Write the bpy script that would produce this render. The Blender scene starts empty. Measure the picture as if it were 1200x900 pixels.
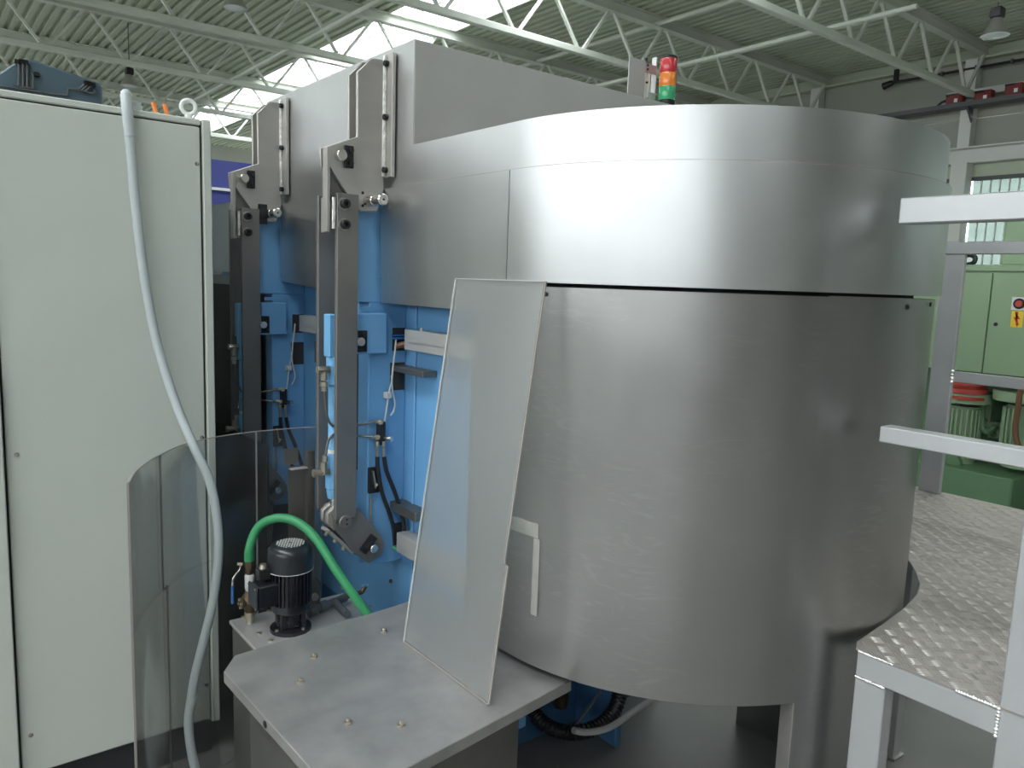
import bpy, bmesh, math, random
import numpy as np
from mathutils import Vector, Matrix
random.seed(4)
SC = bpy.context.scene
COL = SC.collection

# ------------------------------------------------------------------ camera
FPX = 905.0; EYE = 1.65
_v1 = np.array([-720., -144., FPX]); _v2 = np.array([1153., -79., FPX])
_X = _v2/np.linalg.norm(_v2); _Y = _v1/np.linalg.norm(_v1); _Y = _Y-_X*(_X@_Y); _Y /= np.linalg.norm(_Y)
_Z = np.cross(_X, _Y)
RM = np.array([_X, _Y, _Z])           # world = RM @ camera (x right, y down, z forward)
cam_d = bpy.data.cameras.new('camera'); cam = bpy.data.objects.new('camera', cam_d); COL.objects.link(cam)
cam_d.sensor_width = 36.0; cam_d.lens = FPX/1200*36.0; cam_d.clip_start = 0.05; cam_d.clip_end = 300
_M = Matrix.Identity(4)
for i in range(3):
    _M[i][0] = RM[i][0]; _M[i][1] = -RM[i][1]; _M[i][2] = -RM[i][2]
_M[2][3] = EYE
cam.matrix_world = _M
SC.camera = cam

# ------------------------------------------------------------------ world: overcast daylight
W = bpy.data.worlds.new('overcast_sky'); SC.world = W; W.use_nodes = True
W.node_tree.nodes['Background'].inputs[0].default_value = (0.97, 0.99, 1.0, 1)
W.node_tree.nodes['Background'].inputs[1].default_value = 9.0
SC.view_settings.view_transform = 'Standard'; SC.view_settings.look = 'None'
SC.view_settings.gamma = 1.0; SC.view_settings.use_curve_mapping = False
SC.view_settings.exposure = 1.05

# hall measures
DECK = 7.85; XW = 21.6; XL = -13.0; YN = -16.0; YF = 40.0
SKY = [(9.43, 11.25), (-4.6, -2.4)]  # second strip is unseen, added to light the left-facing sides
def portal(loc, rot, sx, sy):
    l = bpy.data.lights.new('skylight_portal', 'AREA'); l.shape = 'RECTANGLE'; l.size = sx; l.size_y = sy
    l.cycles.is_portal = True
    o = bpy.data.objects.new('skylight_portal', l); COL.objects.link(o); o.location = loc; o.rotation_euler = rot
for a, b in SKY:
    portal(((a+b)/2, (YN+YF)/2, DECK+0.34), (0, 0, 0), b-a, YF-YN)
portal((XL-0.16, 12, 4.75), (0, math.radians(-90), 0), 3.9, 56)

# ------------------------------------------------------------------ pixel -> point on a given plane
def ray(x, y): return RM @ np.array([x-600., y-450., FPX])
def _on(x, y, k, a):
    d = ray(x, y); o = (0, 0, EYE)[k]; p = d*((a-o)/d[k]); p[2] += EYE
    return (float(p[0]), float(p[1]), float(p[2]))
def PX(x, y, a): return _on(x, y, 0, a)
def PY(x, y, a): return _on(x, y, 1, a)
def PZ(x, y, a): return _on(x, y, 2, a)

# ------------------------------------------------------------------ mesh helpers
def gbox(x0, x1, y0, y1, z0, z1):
    v = [(x, y, z) for x in (x0, x1) for y in (y0, y1) for z in (z0, z1)]
    return v, [(0,1,3,2),(4,6,7,5),(0,4,5,1),(2,3,7,6),(0,2,6,4),(1,5,7,3)]
def gprism(poly, ax, a0, a1):
    n = len(poly)
    def mk(p, a): return {'X': (a, p[0], p[1]), 'Y': (p[0], a, p[1]), 'Z': (p[0], p[1], a)}[ax]
    v = [mk(p, a0) for p in poly]+[mk(p, a1) for p in poly]
    f = [tuple(range(n)), tuple(range(2*n-1, n-1, -1))]+[(i, i+n, (i+1) % n+n, (i+1) % n) for i in range(n)]
    return v, f
def frame(d):
    d = Vector(d).normalized(); up = Vector((0,0,1)) if abs(d.z) < 0.9 else Vector((1,0,0))
    u = d.cross(up).normalized(); return u, u.cross(d).normalized()
def gcyl(p0, p1, r, r1=None, n=16):
    r1 = r if r1 is None else r1
    p0, p1 = Vector(p0), Vector(p1); u, w = frame(p1-p0); v = []
    for p, q in ((p0, r), (p1, r1)):
        for i in range(n):
            t = 2*math.pi*i/n; v.append(tuple(p+u*(q*math.cos(t))+w*(q*math.sin(t))))
    f = [tuple(range(n)), tuple(range(2*n-1, n-1, -1))]+[(i, i+n, (i+1) % n+n, (i+1) % n) for i in range(n)]
    return v, f
def smooth_path(pts, k=6):
    P = [Vector(p) for p in pts]; P = [P[0]*2-P[1]]+P+[P[-1]*2-P[-2]]; out = []
    for i in range(1, len(P)-2):
        a, b, c, d = P[i-1:i+3]
        for j in range(k):
            t = j/k
            out.append(0.5*((2*b)+(c-a)*t+(2*a-5*b+4*c-d)*t*t+(3*b-a-3*c+d)*t**3))
    out.append(P[-2]); return out
def gtube(pts, r, n=10, k=6, rings=0.0):
    P = smooth_path(pts, k) if k > 1 else [Vector(p) for p in pts]
    if rings:   # corrugated hose: resample densely
        Q = [P[0]]; acc = 0
        for a, b in zip(P, P[1:]):
            m = max(1, int((b-a).length/rings)); Q += [a.lerp(b, (j+1)/m) for j in range(m)]
        P = Q
    u, w = frame(P[1]-P[0]); v = []; m = len(P)
    for i, p in enumerate(P):
        d = (P[min(i+1, m-1)]-P[max(i-1, 0)]).normalized()
        u = (u-d*u.dot(d)).normalized(); w = d.cross(u)
        q = r*(1.0 if not rings or i % 2 else 0.88)
        for j in range(n):
            t = 2*math.pi*j/n; v.append(tuple(p+u*(q*math.cos(t))+w*(q*math.sin(t))))
    f = [(i*n+j, i*n+(j+1) % n, (i+1)*n+(j+1) % n, (i+1)*n+j) for i in range(m-1) for j in range(n)]
    f += [tuple(range(n-1, -1, -1)), tuple(range((m-1)*n, m*n))]
    return v, f
def glathe(prof, c, n=24, ax=(0,0,1)):
    u, w = frame(ax); a = Vector(ax).normalized(); c = Vector(c); v = []; m = len(prof)
    for r, z in prof:
        for j in range(n):
            t = 2*math.pi*j/n; v.append(tuple(c+a*z+u*(r*math.cos(t))+w*(r*math.sin(t))))
    f = [(i*n+j, (i+1)*n+j, (i+1)*n+(j+1) % n, i*n+(j+1) % n) for i in range(m-1) for j in range(n)]
    f += [tuple(range(n)), tuple(range(m*n-1, (m-1)*n-1, -1))]
    return v, f
def gtorus(c, R, r, ax, n=24, m=10):
    u, w = frame(ax); a = Vector(ax).normalized(); c = Vector(c); v = []
    for i in range(n):
        t = 2*math.pi*i/n; d = u*math.cos(t)+w*math.sin(t)
        for j in range(m):
            s = 2*math.pi*j/m; v.append(tuple(c+d*(R+r*math.cos(s))+a*(r*math.sin(s))))
    f = [(i*m+j, ((i+1) % n)*m+j, ((i+1) % n)*m+(j+1) % m, i*m+(j+1) % m) for i in range(n) for j in range(m)]
    return v, f
def gsheet(path, z0, z1, th):
    """vertical sheet along a plan polyline; thickness grows to the right of the path"""
    P = [Vector((p[0], p[1])) for p in path]; m = len(P); v = []; f = []
    def zz(z, i): return z[i] if isinstance(z, (list, tuple)) else z
    for i in range(m):
        d = (P[min(i+1, m-1)]-P[max(i-1, 0)]).normalized(); nn = Vector((d.y, -d.x))*th
        for q in (P[i], P[i]+nn):
            v += [(q.x, q.y, zz(z0, i)), (q.x, q.y, zz(z1, i))]
    for i in range(m-1):
        a, b = i*4, i*4+4
        f += [(a, b, b+1, a+1), (a+2, a+3, b+3, b+2), (a+1, b+1, b+3, a+3), (a, a+2, b+2, b)]
    f += [(0, 1, 3, 2), (m*4-4, m*4-2, m*4-1, m*4-3)]
    return v, f
def gbar(p0, p1, w, h):
    """square bar between two points"""
    p0, p1 = Vector(p0), Vector(p1); u, q = frame(p1-p0); v = []
    for p in (p0, p1):
        for a, b in ((-1,-1),(1,-1),(1,1),(-1,1)): v.append(tuple(p+u*(a*w/2)+q*(b*h/2)))
    return v, [(0,1,2,3),(7,6,5,4),(0,4,5,1),(1,5,6,2),(2,6,7,3),(3,7,4,0)]

ORG = {}
def tag(o, label=None, cat=None, group=None, kind=None):
    if label: o['label'] = label
    if cat: o['category'] = cat
    if group: o['group'] = group
    if kind: o['kind'] = kind
    return o
def thing(name, loc, label=None, cat=None, group=None, kind=None):
    o = bpy.data.objects.new(name, None); COL.objects.link(o); o.location = loc; o.empty_display_size = 0.1
    ORG[o] = Vector(loc); return tag(o, label, cat, group, kind)
def make(name, geoms, mat, parent=None, bevel=0.0, smooth=True, ang=35, loc=None):
    if isinstance(geoms, tuple): geoms = [geoms]
    org = ORG[parent] if parent is not None else Vector(loc or (0,0,0))
    V = []; F = []
    for v, f in geoms:
        k = len(V); V += [(p[0]-org.x, p[1]-org.y, p[2]-org.z) for p in v]; F += [tuple(i+k for i in q) for q in f]
    me = bpy.data.meshes.new(name); me.from_pydata(V, [], F)
    bm = bmesh.new(); bm.from_mesh(me)
    bmesh.ops.recalc_face_normals(bm, faces=bm.faces)
    if bevel:
        es = [e for e in bm.edges if len(e.link_faces) == 2 and e.calc_face_angle(0) > 0.5]
        bmesh.ops.bevel(bm, geom=es, offset=bevel, segments=1, affect='EDGES', clamp_overlap=True)
    bm.to_mesh(me); bm.free()
    if smooth:
        me.shade_smooth(); me.set_sharp_from_angle(angle=math.radians(ang))
    me.materials.append(mat)
    o = bpy.data.objects.new(name, me); COL.objects.link(o)
    ORG[o] = org
    if parent is not None: o.parent = parent
    else: o.location = org
    return o
def copy_tree(o, parent=None):
    c = o.copy(); COL.objects.link(c); c.parent = parent; ORG[c] = ORG[o]
    for ch in list(o.children): copy_tree(ch, c)
    return c

# ------------------------------------------------------------------ materials
def mat(name, col, rough=0.5, metal=0.0, var=0.0, scale=6.0, stretch=(1,1,1), bump=0.0, rvar=0.0, col2=None, aniso=0.0, coat=0.0, spec=None, bscale=None):
    m = bpy.data.materials.new(name); m.use_nodes = True; nt = m.node_tree; N = nt.nodes; L = nt.links
    b = N['Principled BSDF']
    b.inputs['Base Color'].default_value = (*col, 1); b.inputs['Roughness'].default_value = rough; b.inputs['Metallic'].default_value = metal
    if aniso: b.inputs['Anisotropic'].default_value = aniso
    if coat: b.inputs['Coat Weight'].default_value = coat
    if spec is not None: b.inputs['Specular IOR Level'].default_value = spec
    if var or bump or rvar or col2:
        tc = N.new('ShaderNodeTexCoord'); mp = N.new('ShaderNodeMapping'); mp.inputs['Scale'].default_value = stretch
        no = N.new('ShaderNodeTexNoise'); no.inputs['Scale'].default_value = scale; no.inputs['Detail'].default_value = 6; no.inputs['Roughness'].default_value = 0.6
        L.new(tc.outputs['Object'], mp.inputs[0]); L.new(mp.outputs[0], no.inputs['Vector'])
        if var or col2:
            r = N.new('ShaderNodeValToRGB'); r.color_ramp.elements[0].position = 0.3; r.color_ramp.elements[1].position = 0.7
            c2 = col2 if col2 else tuple(min(1, c*(1+var)) for c in col); c1 = col if col2 else tuple(c*(1-var) for c in col)
            r.color_ramp.elements[0].color = (*c1, 1); r.color_ramp.elements[1].color = (*c2, 1)
            L.new(no.outputs[0], r.inputs[0]); L.new(r.outputs[0], b.inputs['Base Color'])
        if rvar:
            mr = N.new('ShaderNodeMapRange'); mr.inputs['From Min'].default_value = 0.25; mr.inputs['From Max'].default_value = 0.75
            mr.inputs['To Min'].default_value = rough-rvar; mr.inputs['To Max'].default_value = rough+rvar
            L.new(no.outputs[0], mr.inputs[0]); L.new(mr.outputs[0], b.inputs['Roughness'])
        if bump:
            n2 = no
            if bscale:
                n2 = N.new('ShaderNodeTexNoise'); n2.inputs['Scale'].default_value = bscale; n2.inputs['Detail'].default_value = 3
                L.new(mp.outputs[0], n2.inputs['Vector'])
            bp = N.new('ShaderNodeBump'); bp.inputs['Strength'].default_value = bump; bp.inputs['Distance'].default_value = 0.004
            L.new(n2.outputs[0], bp.inputs['Height']); L.new(bp.outputs[0], b.inputs['Normal'])
    return m
def steel(name, col, rough, rv=0.06, var=0.06, wave=0.0, scuff=0.0):
    """brushed sheet: fine streaks along the sheet, broad smudges"""
    m = bpy.data.materials.new(name); m.use_nodes = True; nt = m.node_tree; N = nt.nodes; L = nt.links; b = N['Principled BSDF']
    b.inputs['Metallic'].default_value = 1.0
    tc = N.new('ShaderNodeTexCoord')
    mp = N.new('ShaderNodeMapping'); mp.inputs['Scale'].default_value = (7, 7, 0.7); L.new(tc.outputs['Object'], mp.inputs[0])
    s = N.new('ShaderNodeTexNoise'); s.inputs['Scale'].default_value = 1.0; s.inputs['Detail'].default_value = 2; L.new(mp.outputs[0], s.inputs['Vector'])
    g = N.new('ShaderNodeTexNoise'); g.inputs['Scale'].default_value = 3.0; g.inputs['Detail'].default_value = 3; g.inputs['Roughness'].default_value = 0.5
    L.new(tc.outputs['Object'], g.inputs['Vector'])
    ad = N.new('ShaderNodeMath'); ad.operation = 'ADD'; mu = N.new('ShaderNodeMath'); mu.operation = 'MULTIPLY'; mu.inputs[1].default_value = 0.45
    L.new(s.outputs[0], mu.inputs[0]); L.new(mu.outputs[0], ad.inputs[0]); L.new(g.outputs[0], ad.inputs[1])
    mr = N.new('ShaderNodeMapRange'); dv = N.new('ShaderNodeMath'); dv.operation = 'MULTIPLY'; dv.inputs[1].default_value = 0.69; L.new(ad.outputs[0], dv.inputs[0])
    mr.inputs['From Min'].default_value = 0.1; mr.inputs['From Max'].default_value = 0.9
    mr.inputs['To Min'].default_value = rough-rv; mr.inputs['To Max'].default_value = rough+rv
    L.new(dv.outputs[0], mr.inputs[0]); L.new(mr.outputs[0], b.inputs['Roughness'])
    r = N.new('ShaderNodeValToRGB'); r.color_ramp.elements[0].position = 0.1; r.color_ramp.elements[1].position = 0.9
    r.color_ramp.elements[0].color = (*[c*(1-var) for c in col], 1); r.color_ramp.elements[1].color = (*[min(1, c*(1+var)) for c in col], 1)
    L.new(dv.outputs[0], r.inputs[0]); L.new(r.outputs[0], b.inputs['Base Color'])
    if scuff:   # swirled polishing scuffs in patches
        w1 = N.new('ShaderNodeTexNoise'); w1.inputs['Scale'].default_value = 9; w1.inputs['Detail'].default_value = 4; w1.inputs['Distortion'].default_value = 2.5
        mq = N.new('ShaderNodeMapping'); mq.inputs['Scale'].default_value = (1.0, 1.0, 4.0); mq.inputs['Rotation'].default_value = (0.3, 0.2, 0)
        L.new(tc.outputs['Object'], mq.inputs[0]); L.new(mq.outputs[0], w1.inputs['Vector'])
        k1 = N.new('ShaderNodeMapRange'); k1.interpolation_type = 'SMOOTHSTEP'; k1.inputs['From Min'].default_value = 0.50; k1.inputs['From Max'].default_value = 0.75; L.new(w1.outputs[0], k1.inputs[0])
        w2 = N.new('ShaderNodeTexNoise'); w2.inputs['Scale'].default_value = 2.2; w2.inputs['Detail'].default_value = 1; L.new(tc.outputs['Object'], w2.inputs['Vector'])
        k2 = N.new('ShaderNodeMapRange'); k2.interpolation_type = 'SMOOTHSTEP'; k2.inputs['From Min'].default_value = 0.45; k2.inputs['From Max'].default_value = 0.65; L.new(w2.outputs[0], k2.inputs[0])
        km = N.new('ShaderNodeMath'); km.operation = 'MULTIPLY'; L.new(k1.outputs[0], km.inputs[0]); L.new(k2.outputs[0], km.inputs[1])
        ks = N.new('ShaderNodeMath'); ks.operation = 'MULTIPLY'; ks.inputs[1].default_value = scuff; L.new(km.outputs[0], ks.inputs[0])
        mxr = N.new('ShaderNodeMix'); mxr.data_type = 'RGBA'; mxr.inputs['B'].default_value = (0.8, 0.8, 0.79, 1)
        L.new(ks.outputs[0], mxr.inputs['Factor']); L.new(r.outputs[0], mxr.inputs['A']); L.new(mxr.outputs['Result'], b.inputs['Base Color'])
    bp = N.new('ShaderNodeBump'); bp.inputs['Strength'].default_value = 0.0
    L.new(g.outputs[0], bp.inputs['Height'])
    if wave:
        lw = N.new('ShaderNodeTexNoise'); lw.inputs['Scale'].default_value = 3.5; lw.inputs['Detail'].default_value = 1; L.new(tc.outputs['Object'], lw.inputs['Vector'])
        b2 = N.new('ShaderNodeBump'); b2.inputs['Strength'].default_value = wave; b2.inputs['Distance'].default_value = 0.02
        L.new(lw.outputs[0], b2.inputs['Height']); L.new(bp.outputs[0], b2.inputs['Normal']); L.new(b2.outputs[0], b.inputs['Normal'])
    else: L.new(bp.outputs[0], b.inputs['Normal'])
    return m
def clear_sheet(name, tint, haze, hcol, rough=0.12, gl=0.06):
    m = bpy.data.materials.new(name); m.use_nodes = True; nt = m.node_tree; N = nt.nodes; L = nt.links
    for n in list(N): N.remove(n)
    out = N.new('ShaderNodeOutputMaterial'); tr = N.new('ShaderNodeBsdfTransparent'); tr.inputs[0].default_value = (*tint, 1)
    di = N.new('ShaderNodeBsdfDiffuse'); di.inputs[0].default_value = (*hcol, 1); tl = N.new('ShaderNodeBsdfTranslucent'); tl.inputs[0].default_value = (*hcol, 1)
    dm = N.new('ShaderNodeMixShader'); dm.inputs[0].default_value = 0.5; L.new(di.outputs[0], dm.inputs[1]); L.new(tl.outputs[0], dm.inputs[2])
    tc = N.new('ShaderNodeTexCoord'); no = N.new('ShaderNodeTexNoise'); no.inputs['Scale'].default_value = 5; no.inputs['Detail'].default_value = 1; L.new(tc.outputs['Object'], no.inputs['Vector'])
    mr = N.new('ShaderNodeMapRange'); mr.inputs['From Min'].default_value = 0.3; mr.inputs['From Max'].default_value = 0.7; mr.inputs['To Min'].default_value = haze*0.85; mr.inputs['To Max'].default_value = min(1, haze*1.15)
    L.new(no.outputs[0], mr.inputs[0])
    m1 = N.new('ShaderNodeMixShader'); L.new(mr.outputs[0], m1.inputs[0]); L.new(tr.outputs[0], m1.inputs[1]); L.new(dm.outputs[0], m1.inputs[2])
    go = N.new('ShaderNodeBsdfGlossy'); go.inputs['Roughness'].default_value = rough
    fr = N.new('ShaderNodeFresnel'); fr.inputs[0].default_value = 1.35
    mm = N.new('ShaderNodeMath'); mm.operation = 'MULTIPLY_ADD'; mm.inputs[1].default_value = 0.7; mm.inputs[2].default_value = gl*0.3; L.new(fr.outputs[0], mm.inputs[0])
    m2 = N.new('ShaderNodeMixShader'); L.new(mm.outputs[0], m2.inputs[0]); L.new(m1.outputs[0], m2.inputs[1]); L.new(go.outputs[0], m2.inputs[2]); L.new(m2.outputs[0], out.inputs[0])
    return m

M = dict(
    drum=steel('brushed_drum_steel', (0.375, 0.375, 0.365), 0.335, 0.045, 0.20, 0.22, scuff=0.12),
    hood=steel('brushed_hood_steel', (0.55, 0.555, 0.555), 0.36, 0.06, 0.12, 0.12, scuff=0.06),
    panel=mat('satin_steel_panel', (0.47, 0.46, 0.445), 0.45, 0.4, 0.06, 4, rvar=0.05),
    plate=mat('machined_plate', (0.43, 0.41, 0.38), 0.48, 0.6, 0.08, 5, (1,1,3), rvar=0.06),
    bar=mat('dull_bar_steel', (0.22, 0.21, 0.20), 0.48, 0.6, 0.10, 6, rvar=0.06),
    weld=mat('weld_bead', (0.80, 0.79, 0.76), 0.35, 0.9, 0.25, 60, bump=0.6),
    chrome=mat('bright_pin', (0.72, 0.70, 0.66), 0.22, 1.0, 0.05, 20),
    nickel=mat('nickel_fitting', (0.52, 0.47, 0.38), 0.33, 0.9, 0.1, 30),
    brass=mat('tarnished_brass', (0.14, 0.10, 0.065), 0.45, 0.75, 0.3, 25),
    black=mat('blackened_steel', (0.022, 0.022, 0.024), 0.42, 0.3, 0.2, 20),
    rubber=mat('black_rubber', (0.012, 0.012, 0.014), 0.38, 0, 0.2, 10),
    motor=mat('black_motor_paint', (0.012, 0.014, 0.019), 0.33, 0.0, 0.25, 18, coat=0.25),
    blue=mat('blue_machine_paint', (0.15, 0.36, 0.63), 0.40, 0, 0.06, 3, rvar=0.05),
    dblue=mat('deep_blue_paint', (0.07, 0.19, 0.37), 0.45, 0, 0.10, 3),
    cyl=mat('light_blue_paint', (0.17, 0.42, 0.70), 0.35, 0, 0.05, 5),
    cab=mat('cabinet_paint', (0.59, 0.615, 0.555), 0.55, 0, 0.012, 3, bump=0.10, bscale=220),
    seam=mat('dark_seal_slot_shade', (0.035, 0.035, 0.035), 0.7),
    plinth=mat('plinth_paint', (0.03, 0.03, 0.035), 0.6),
    conduit=mat('grey_conduit', (0.50, 0.545, 0.55), 0.5, 0, 0.04, 12),
    green=mat('green_hose', (0.04, 0.28, 0.11), 0.42, 0, 0.08, 10),
    gm=mat('green_machine_paint', (0.29, 0.41, 0.25), 0.45, 0, 0.05, 2.5),
    gm2=mat('green_base_paint', (0.14, 0.26, 0.14), 0.5, 0, 0.08, 3),
    alu=mat('aluminium_tube', (0.48, 0.485, 0.49), 0.42, 0.45, 0.06, 5, (1,1,1), rvar=0.08),
    tread=mat('tread_plate', (0.43, 0.39, 0.36), 0.48, 0.75, 0.10, 4, rvar=0.07),
    ridge=mat('tread_ridge', (0.52, 0.49, 0.465), 0.42, 0.75, 0.08, 6),
    table=mat('ground_steel_top', (0.36, 0.35, 0.34), 0.45, 0.6, 0.14, 11, rvar=0.08, bump=0.03),
    tankm=mat('tank_steel', (0.20, 0.19, 0.175), 0.45, 0.8, 0.12, 5),
    roof=mat('roof_deck_paint', (0.48, 0.53, 0.41), 0.6, 0, 0.05, 0.6),
    truss=mat('truss_paint', (0.60, 0.63, 0.56), 0.5, 0, 0.04, 1),
    wall=mat('wall_panel_paint', (0.36, 0.38, 0.325), 0.65, 0, 0.04, 0.5),
    colm=mat('column_paint', (0.70, 0.71, 0.67), 0.6, 0, 0.03, 1),
    floor=mat('floor_concrete', (0.19, 0.187, 0.175), 0.38, 0, 0.16, 1.6, rvar=0.08),
    pvc=mat('grey_pvc', (0.09, 0.10, 0.115), 0.45, 0, 0.1, 20),
    white=mat('white_paint', (0.78, 0.78, 0.76), 0.5),
    red=mat('red_plastic', (0.22, 0.03, 0.03), 0.5),
    orange=mat('orange_plastic', (0.85, 0.26, 0.06), 0.5),
    yellow=mat('yellow_sign', (0.85, 0.62, 0.04), 0.5),
    ink=mat('red_ink', (0.7, 0.06, 0.03), 0.5),
    navy=mat('navy_panel', (0.045, 0.055, 0.24), 0.6, 0, 0.08, 0.7),
    pblue=mat('press_blue_paint', (0.085, 0.13, 0.165), 0.5, 0, 0.06, 2),
    copper=mat('rust_pipe', (0.20, 0.10, 0.055), 0.5, 0.3),
    redpul=mat('red_pulley', (0.52, 0.07, 0.05), 0.45),
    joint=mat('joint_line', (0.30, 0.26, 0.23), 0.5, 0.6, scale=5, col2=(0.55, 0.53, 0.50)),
    thread=mat('rust_red_part', (0.30, 0.04, 0.03), 0.5),
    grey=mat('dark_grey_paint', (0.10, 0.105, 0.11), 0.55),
    cable=mat('grey_cable', (0.55, 0.55, 0.53), 0.5),
    bluep=mat('blue_plastic', (0.03, 0.14, 0.42), 0.4),
    guard=clear_sheet('clear_guard_sheet', (0.95, 0.955, 0.95), 0.06, (0.55, 0.56, 0.54), 0.10, 0.05),
    frost=clear_sheet('frosted_sheet', (0.97, 0.975, 0.975), 0.085, (0.78, 0.79, 0.78), 0.35, 0.12),
    edge=mat('sheet_edge', (0.34, 0.31, 0.285), 0.4),
    edged=mat('dark_sheet_edge', (0.10, 0.09, 0.08), 0.5),
    glaze=clear_sheet('skylight_glazing', (0.95, 0.97, 0.98), 0.2, (0.9, 0.92, 0.93), 0.3, 0.02),
    sideglaze=clear_sheet('side_glazing', (0.55, 0.56, 0.565), 0.14, (0.5, 0.51, 0.51), 0.3, 0.02),
    fwall=mat('dark_wall_paint', (0.20, 0.205, 0.185), 0.7, 0, 0.05, 0.5),
    nearblack=mat('near_black_sheet', (0.030, 0.028, 0.027), 0.5, 0.2, 0.3, 4),
    chan=clear_sheet('channel_glass', (0.20, 0.23, 0.22), 0.35, (0.20, 0.24, 0.22), 0.3, 0.02),
    refl=mat('lamp_reflector', (0.62, 0.60, 0.60), 0.3, 0.9),
    lens=mat('lamp_glass', (0.68, 0.75, 0.72), 0.2),
)
def lens_mat(n, c):
    m = mat(n, c, 0.22, 0); b = m.node_tree.nodes['Principled BSDF']; b.inputs['Coat Weight'].default_value = 0.4
    return m
M['lr'] = lens_mat('red_lens', (0.55, 0.04, 0.05)); M['lo'] = lens_mat('orange_lens', (0.85, 0.25, 0.04)); M['lg'] = lens_mat('green_lens', (0.05, 0.38, 0.17))

# ================================================================== SETTING
tag(make('floor', gbox(XL, XW, YN, YF, -0.2, 0), M['floor']), kind='structure')
# corrugated roof deck with two skylight strips, one of them added out of view
def deck(x0, x1):
    pts = []; x = x0; p = 0.24
    while x < x1-1e-6:
        for dx, dz in ((0, 0), (0.12, 0), (0.135, 0.075), (0.225, 0.075)):
            if x+dx < x1: pts.append((x+dx, DECK+dz))
        x += p
    pts.append((x1, DECK))
    v = [(a, YN, z) for a, z in pts]+[(a, YF, z) for a, z in pts]; n = len(pts)
    v += [(a, YN, z+0.012) for a, z in pts]+[(a, YF, z+0.012) for a, z in pts]
    f = [(i, i+1, n+i+1, n+i) for i in range(n-1)]+[(2*n+i, 3*n+i, 3*n+i+1, 2*n+i+1) for i in range(n-1)]
    return v, f
ceil = thing('ceiling', (0, 0, DECK), kind='structure')
for a, b in ((XL, SKY[1][0]), (SKY[1][1], SKY[0][0]), (SKY[0][1], XW)):
    make('deck_sheet', deck(a, b), M['roof'], ceil, smooth=False)
for k, (a, b) in enumerate(SKY):
    w = thing('window_%d' % (k+1), ((a+b)/2, 12, DECK), kind='structure')
    make('kerb', gbox(a-0.04, a, YN, YF, DECK-0.03, DECK+0.30), M['truss'], w)
    make('kerb', gbox(b, b+0.04, YN, YF, DECK-0.03, DECK+0.30), M['truss'], w)
    y = YN; bm_ = None; pm = None
    while y < YF-0.1:
        pb = make('glazing_bar', gbox(a, b, y-0.02, y+0.02, DECK+0.24, DECK+0.30), M['truss'], w) if bm_ is None else None
        if bm_ is None:
            bm_ = pb; y0b = y
            pm = make('pane', gbox(a, b, y+0.02, y+2.09, DECK+0.27, DECK+0.28), M['glaze'], w)
        else:
            for src in (bm_, pm):
                c = src.copy(); COL.objects.link(c); c.parent = w; c.location = src.location+Vector((0, y-y0b, 0))
        y += 2.11
    make('glazing_bar', gbox((a+b)/2-0.02, (a+b)/2+0.02, YN, YF, DECK+0.24, DECK+0.30), M['truss'], w)

# walls
wr = thing('wall_right', (XW, 12, 0), kind='structure')
WZ0, WZ1 = 2.45, 4.63
make('lower_wall', gbox(XW, XW+0.2, YN, YF, 0, WZ0), M['wall'], wr)
make('upper_wall', gbox(XW, XW+0.2, YN, YF, WZ1, 6.15), M['wall'], wr)
make('upper_wall_panel', gbox(XW+0.01, XW+0.2, YN, YF, 6.17, 8.0), M['wall'], wr)
make('shutter_band', gbox(XW-0.05, XW, YN, YF, 4.63, 5.0), M['roof'], wr)
make('sill_band', gbox(XW-0.06, XW, YN, YF, 4.60, 4.70), M['grey'], wr)
make('wall_beam', [gbox(XW-0.30, XW, YN, YF, 5.03, 5.06), gbox(XW-0.04, XW, YN, YF, 5.06, 5.40), gbox(XW-0.30, XW, YN, YF, 5.40, 5.43)], M['colm'], wr)
make('eaves_beam', [gbox(XW-0.25, XW, YN, YF, 7.55, 7.60), gbox(XW-0.05, XW, YN, YF, 7.60, 7.85)], M['roof'], wr)
TY = [8.6+4.22*k for k in range(6)]
for y in [8.85+4.22*k for k in range(-5, 7)]:
    make('column', gbox(XW-0.32, XW-0.02, y-0.14, y+0.14, 5.43, 7.55), M['colm'], wr)
    make('column', gbox(XW-0.42, XW-0.02, y-0.19, y+0.19, 0, 5.03), M['colm'], wr)
for k in range(-5, 7):
    y0, y1 = 8.85+4.22*(k-1)+0.19, 8.85+4.22*k-0.19
    w = thing('window_%d' % (k+8), (XW, (y0+y1)/2, WZ0), kind='structure')
    if k in (0, 1, 2):
        n = 18; p = (y1-y0)/n
        for i in range(n):
            a = y0+i*p
            make('glass_channel', gbox(XW+0.03, XW+0.05, a+0.012, a+p-0.012, WZ0, WZ1), M['chan'], w, smooth=False)
            make('channel_rib', gbox(XW+0.0, XW+0.06, a-0.012, a+0.012, WZ0, WZ1), M['white'], w, smooth=False)
    else:
        make('pane', gbox(XW+0.03, XW+0.05, y0, y1, WZ0, WZ1), M['chan'], w)
wl = thing('wall_left', (XL, 12, 0), kind='structure')
make('lower_wall', gbox(XL-0.2, XL, YN, YF, 0, 2.8), M['wall'], wl)
make('upper_wall', gbox(XL-0.2, XL, YN, YF, 6.7, 8.0), M['wall'], wl)
w = thing('window_20', (XL, 12, 2.8), kind='structure')  # unseen window band, added and sized for daylight from the left
for i in range(14):
    a = YN+i*4; make('pane', gbox(XL-0.1, XL-0.08, a+0.1, a+3.9, 2.8, 6.7), M['sideglaze'], w)
    make('mullion', gbox(XL-0.15, XL, a-0.1, a+0.1, 2.8, 6.7), M['colm'], w)
tag(make('wall_back', gbox(XL, XW, YF, YF+0.2, 0, 8.2), M['wall']), kind='structure')
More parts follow.
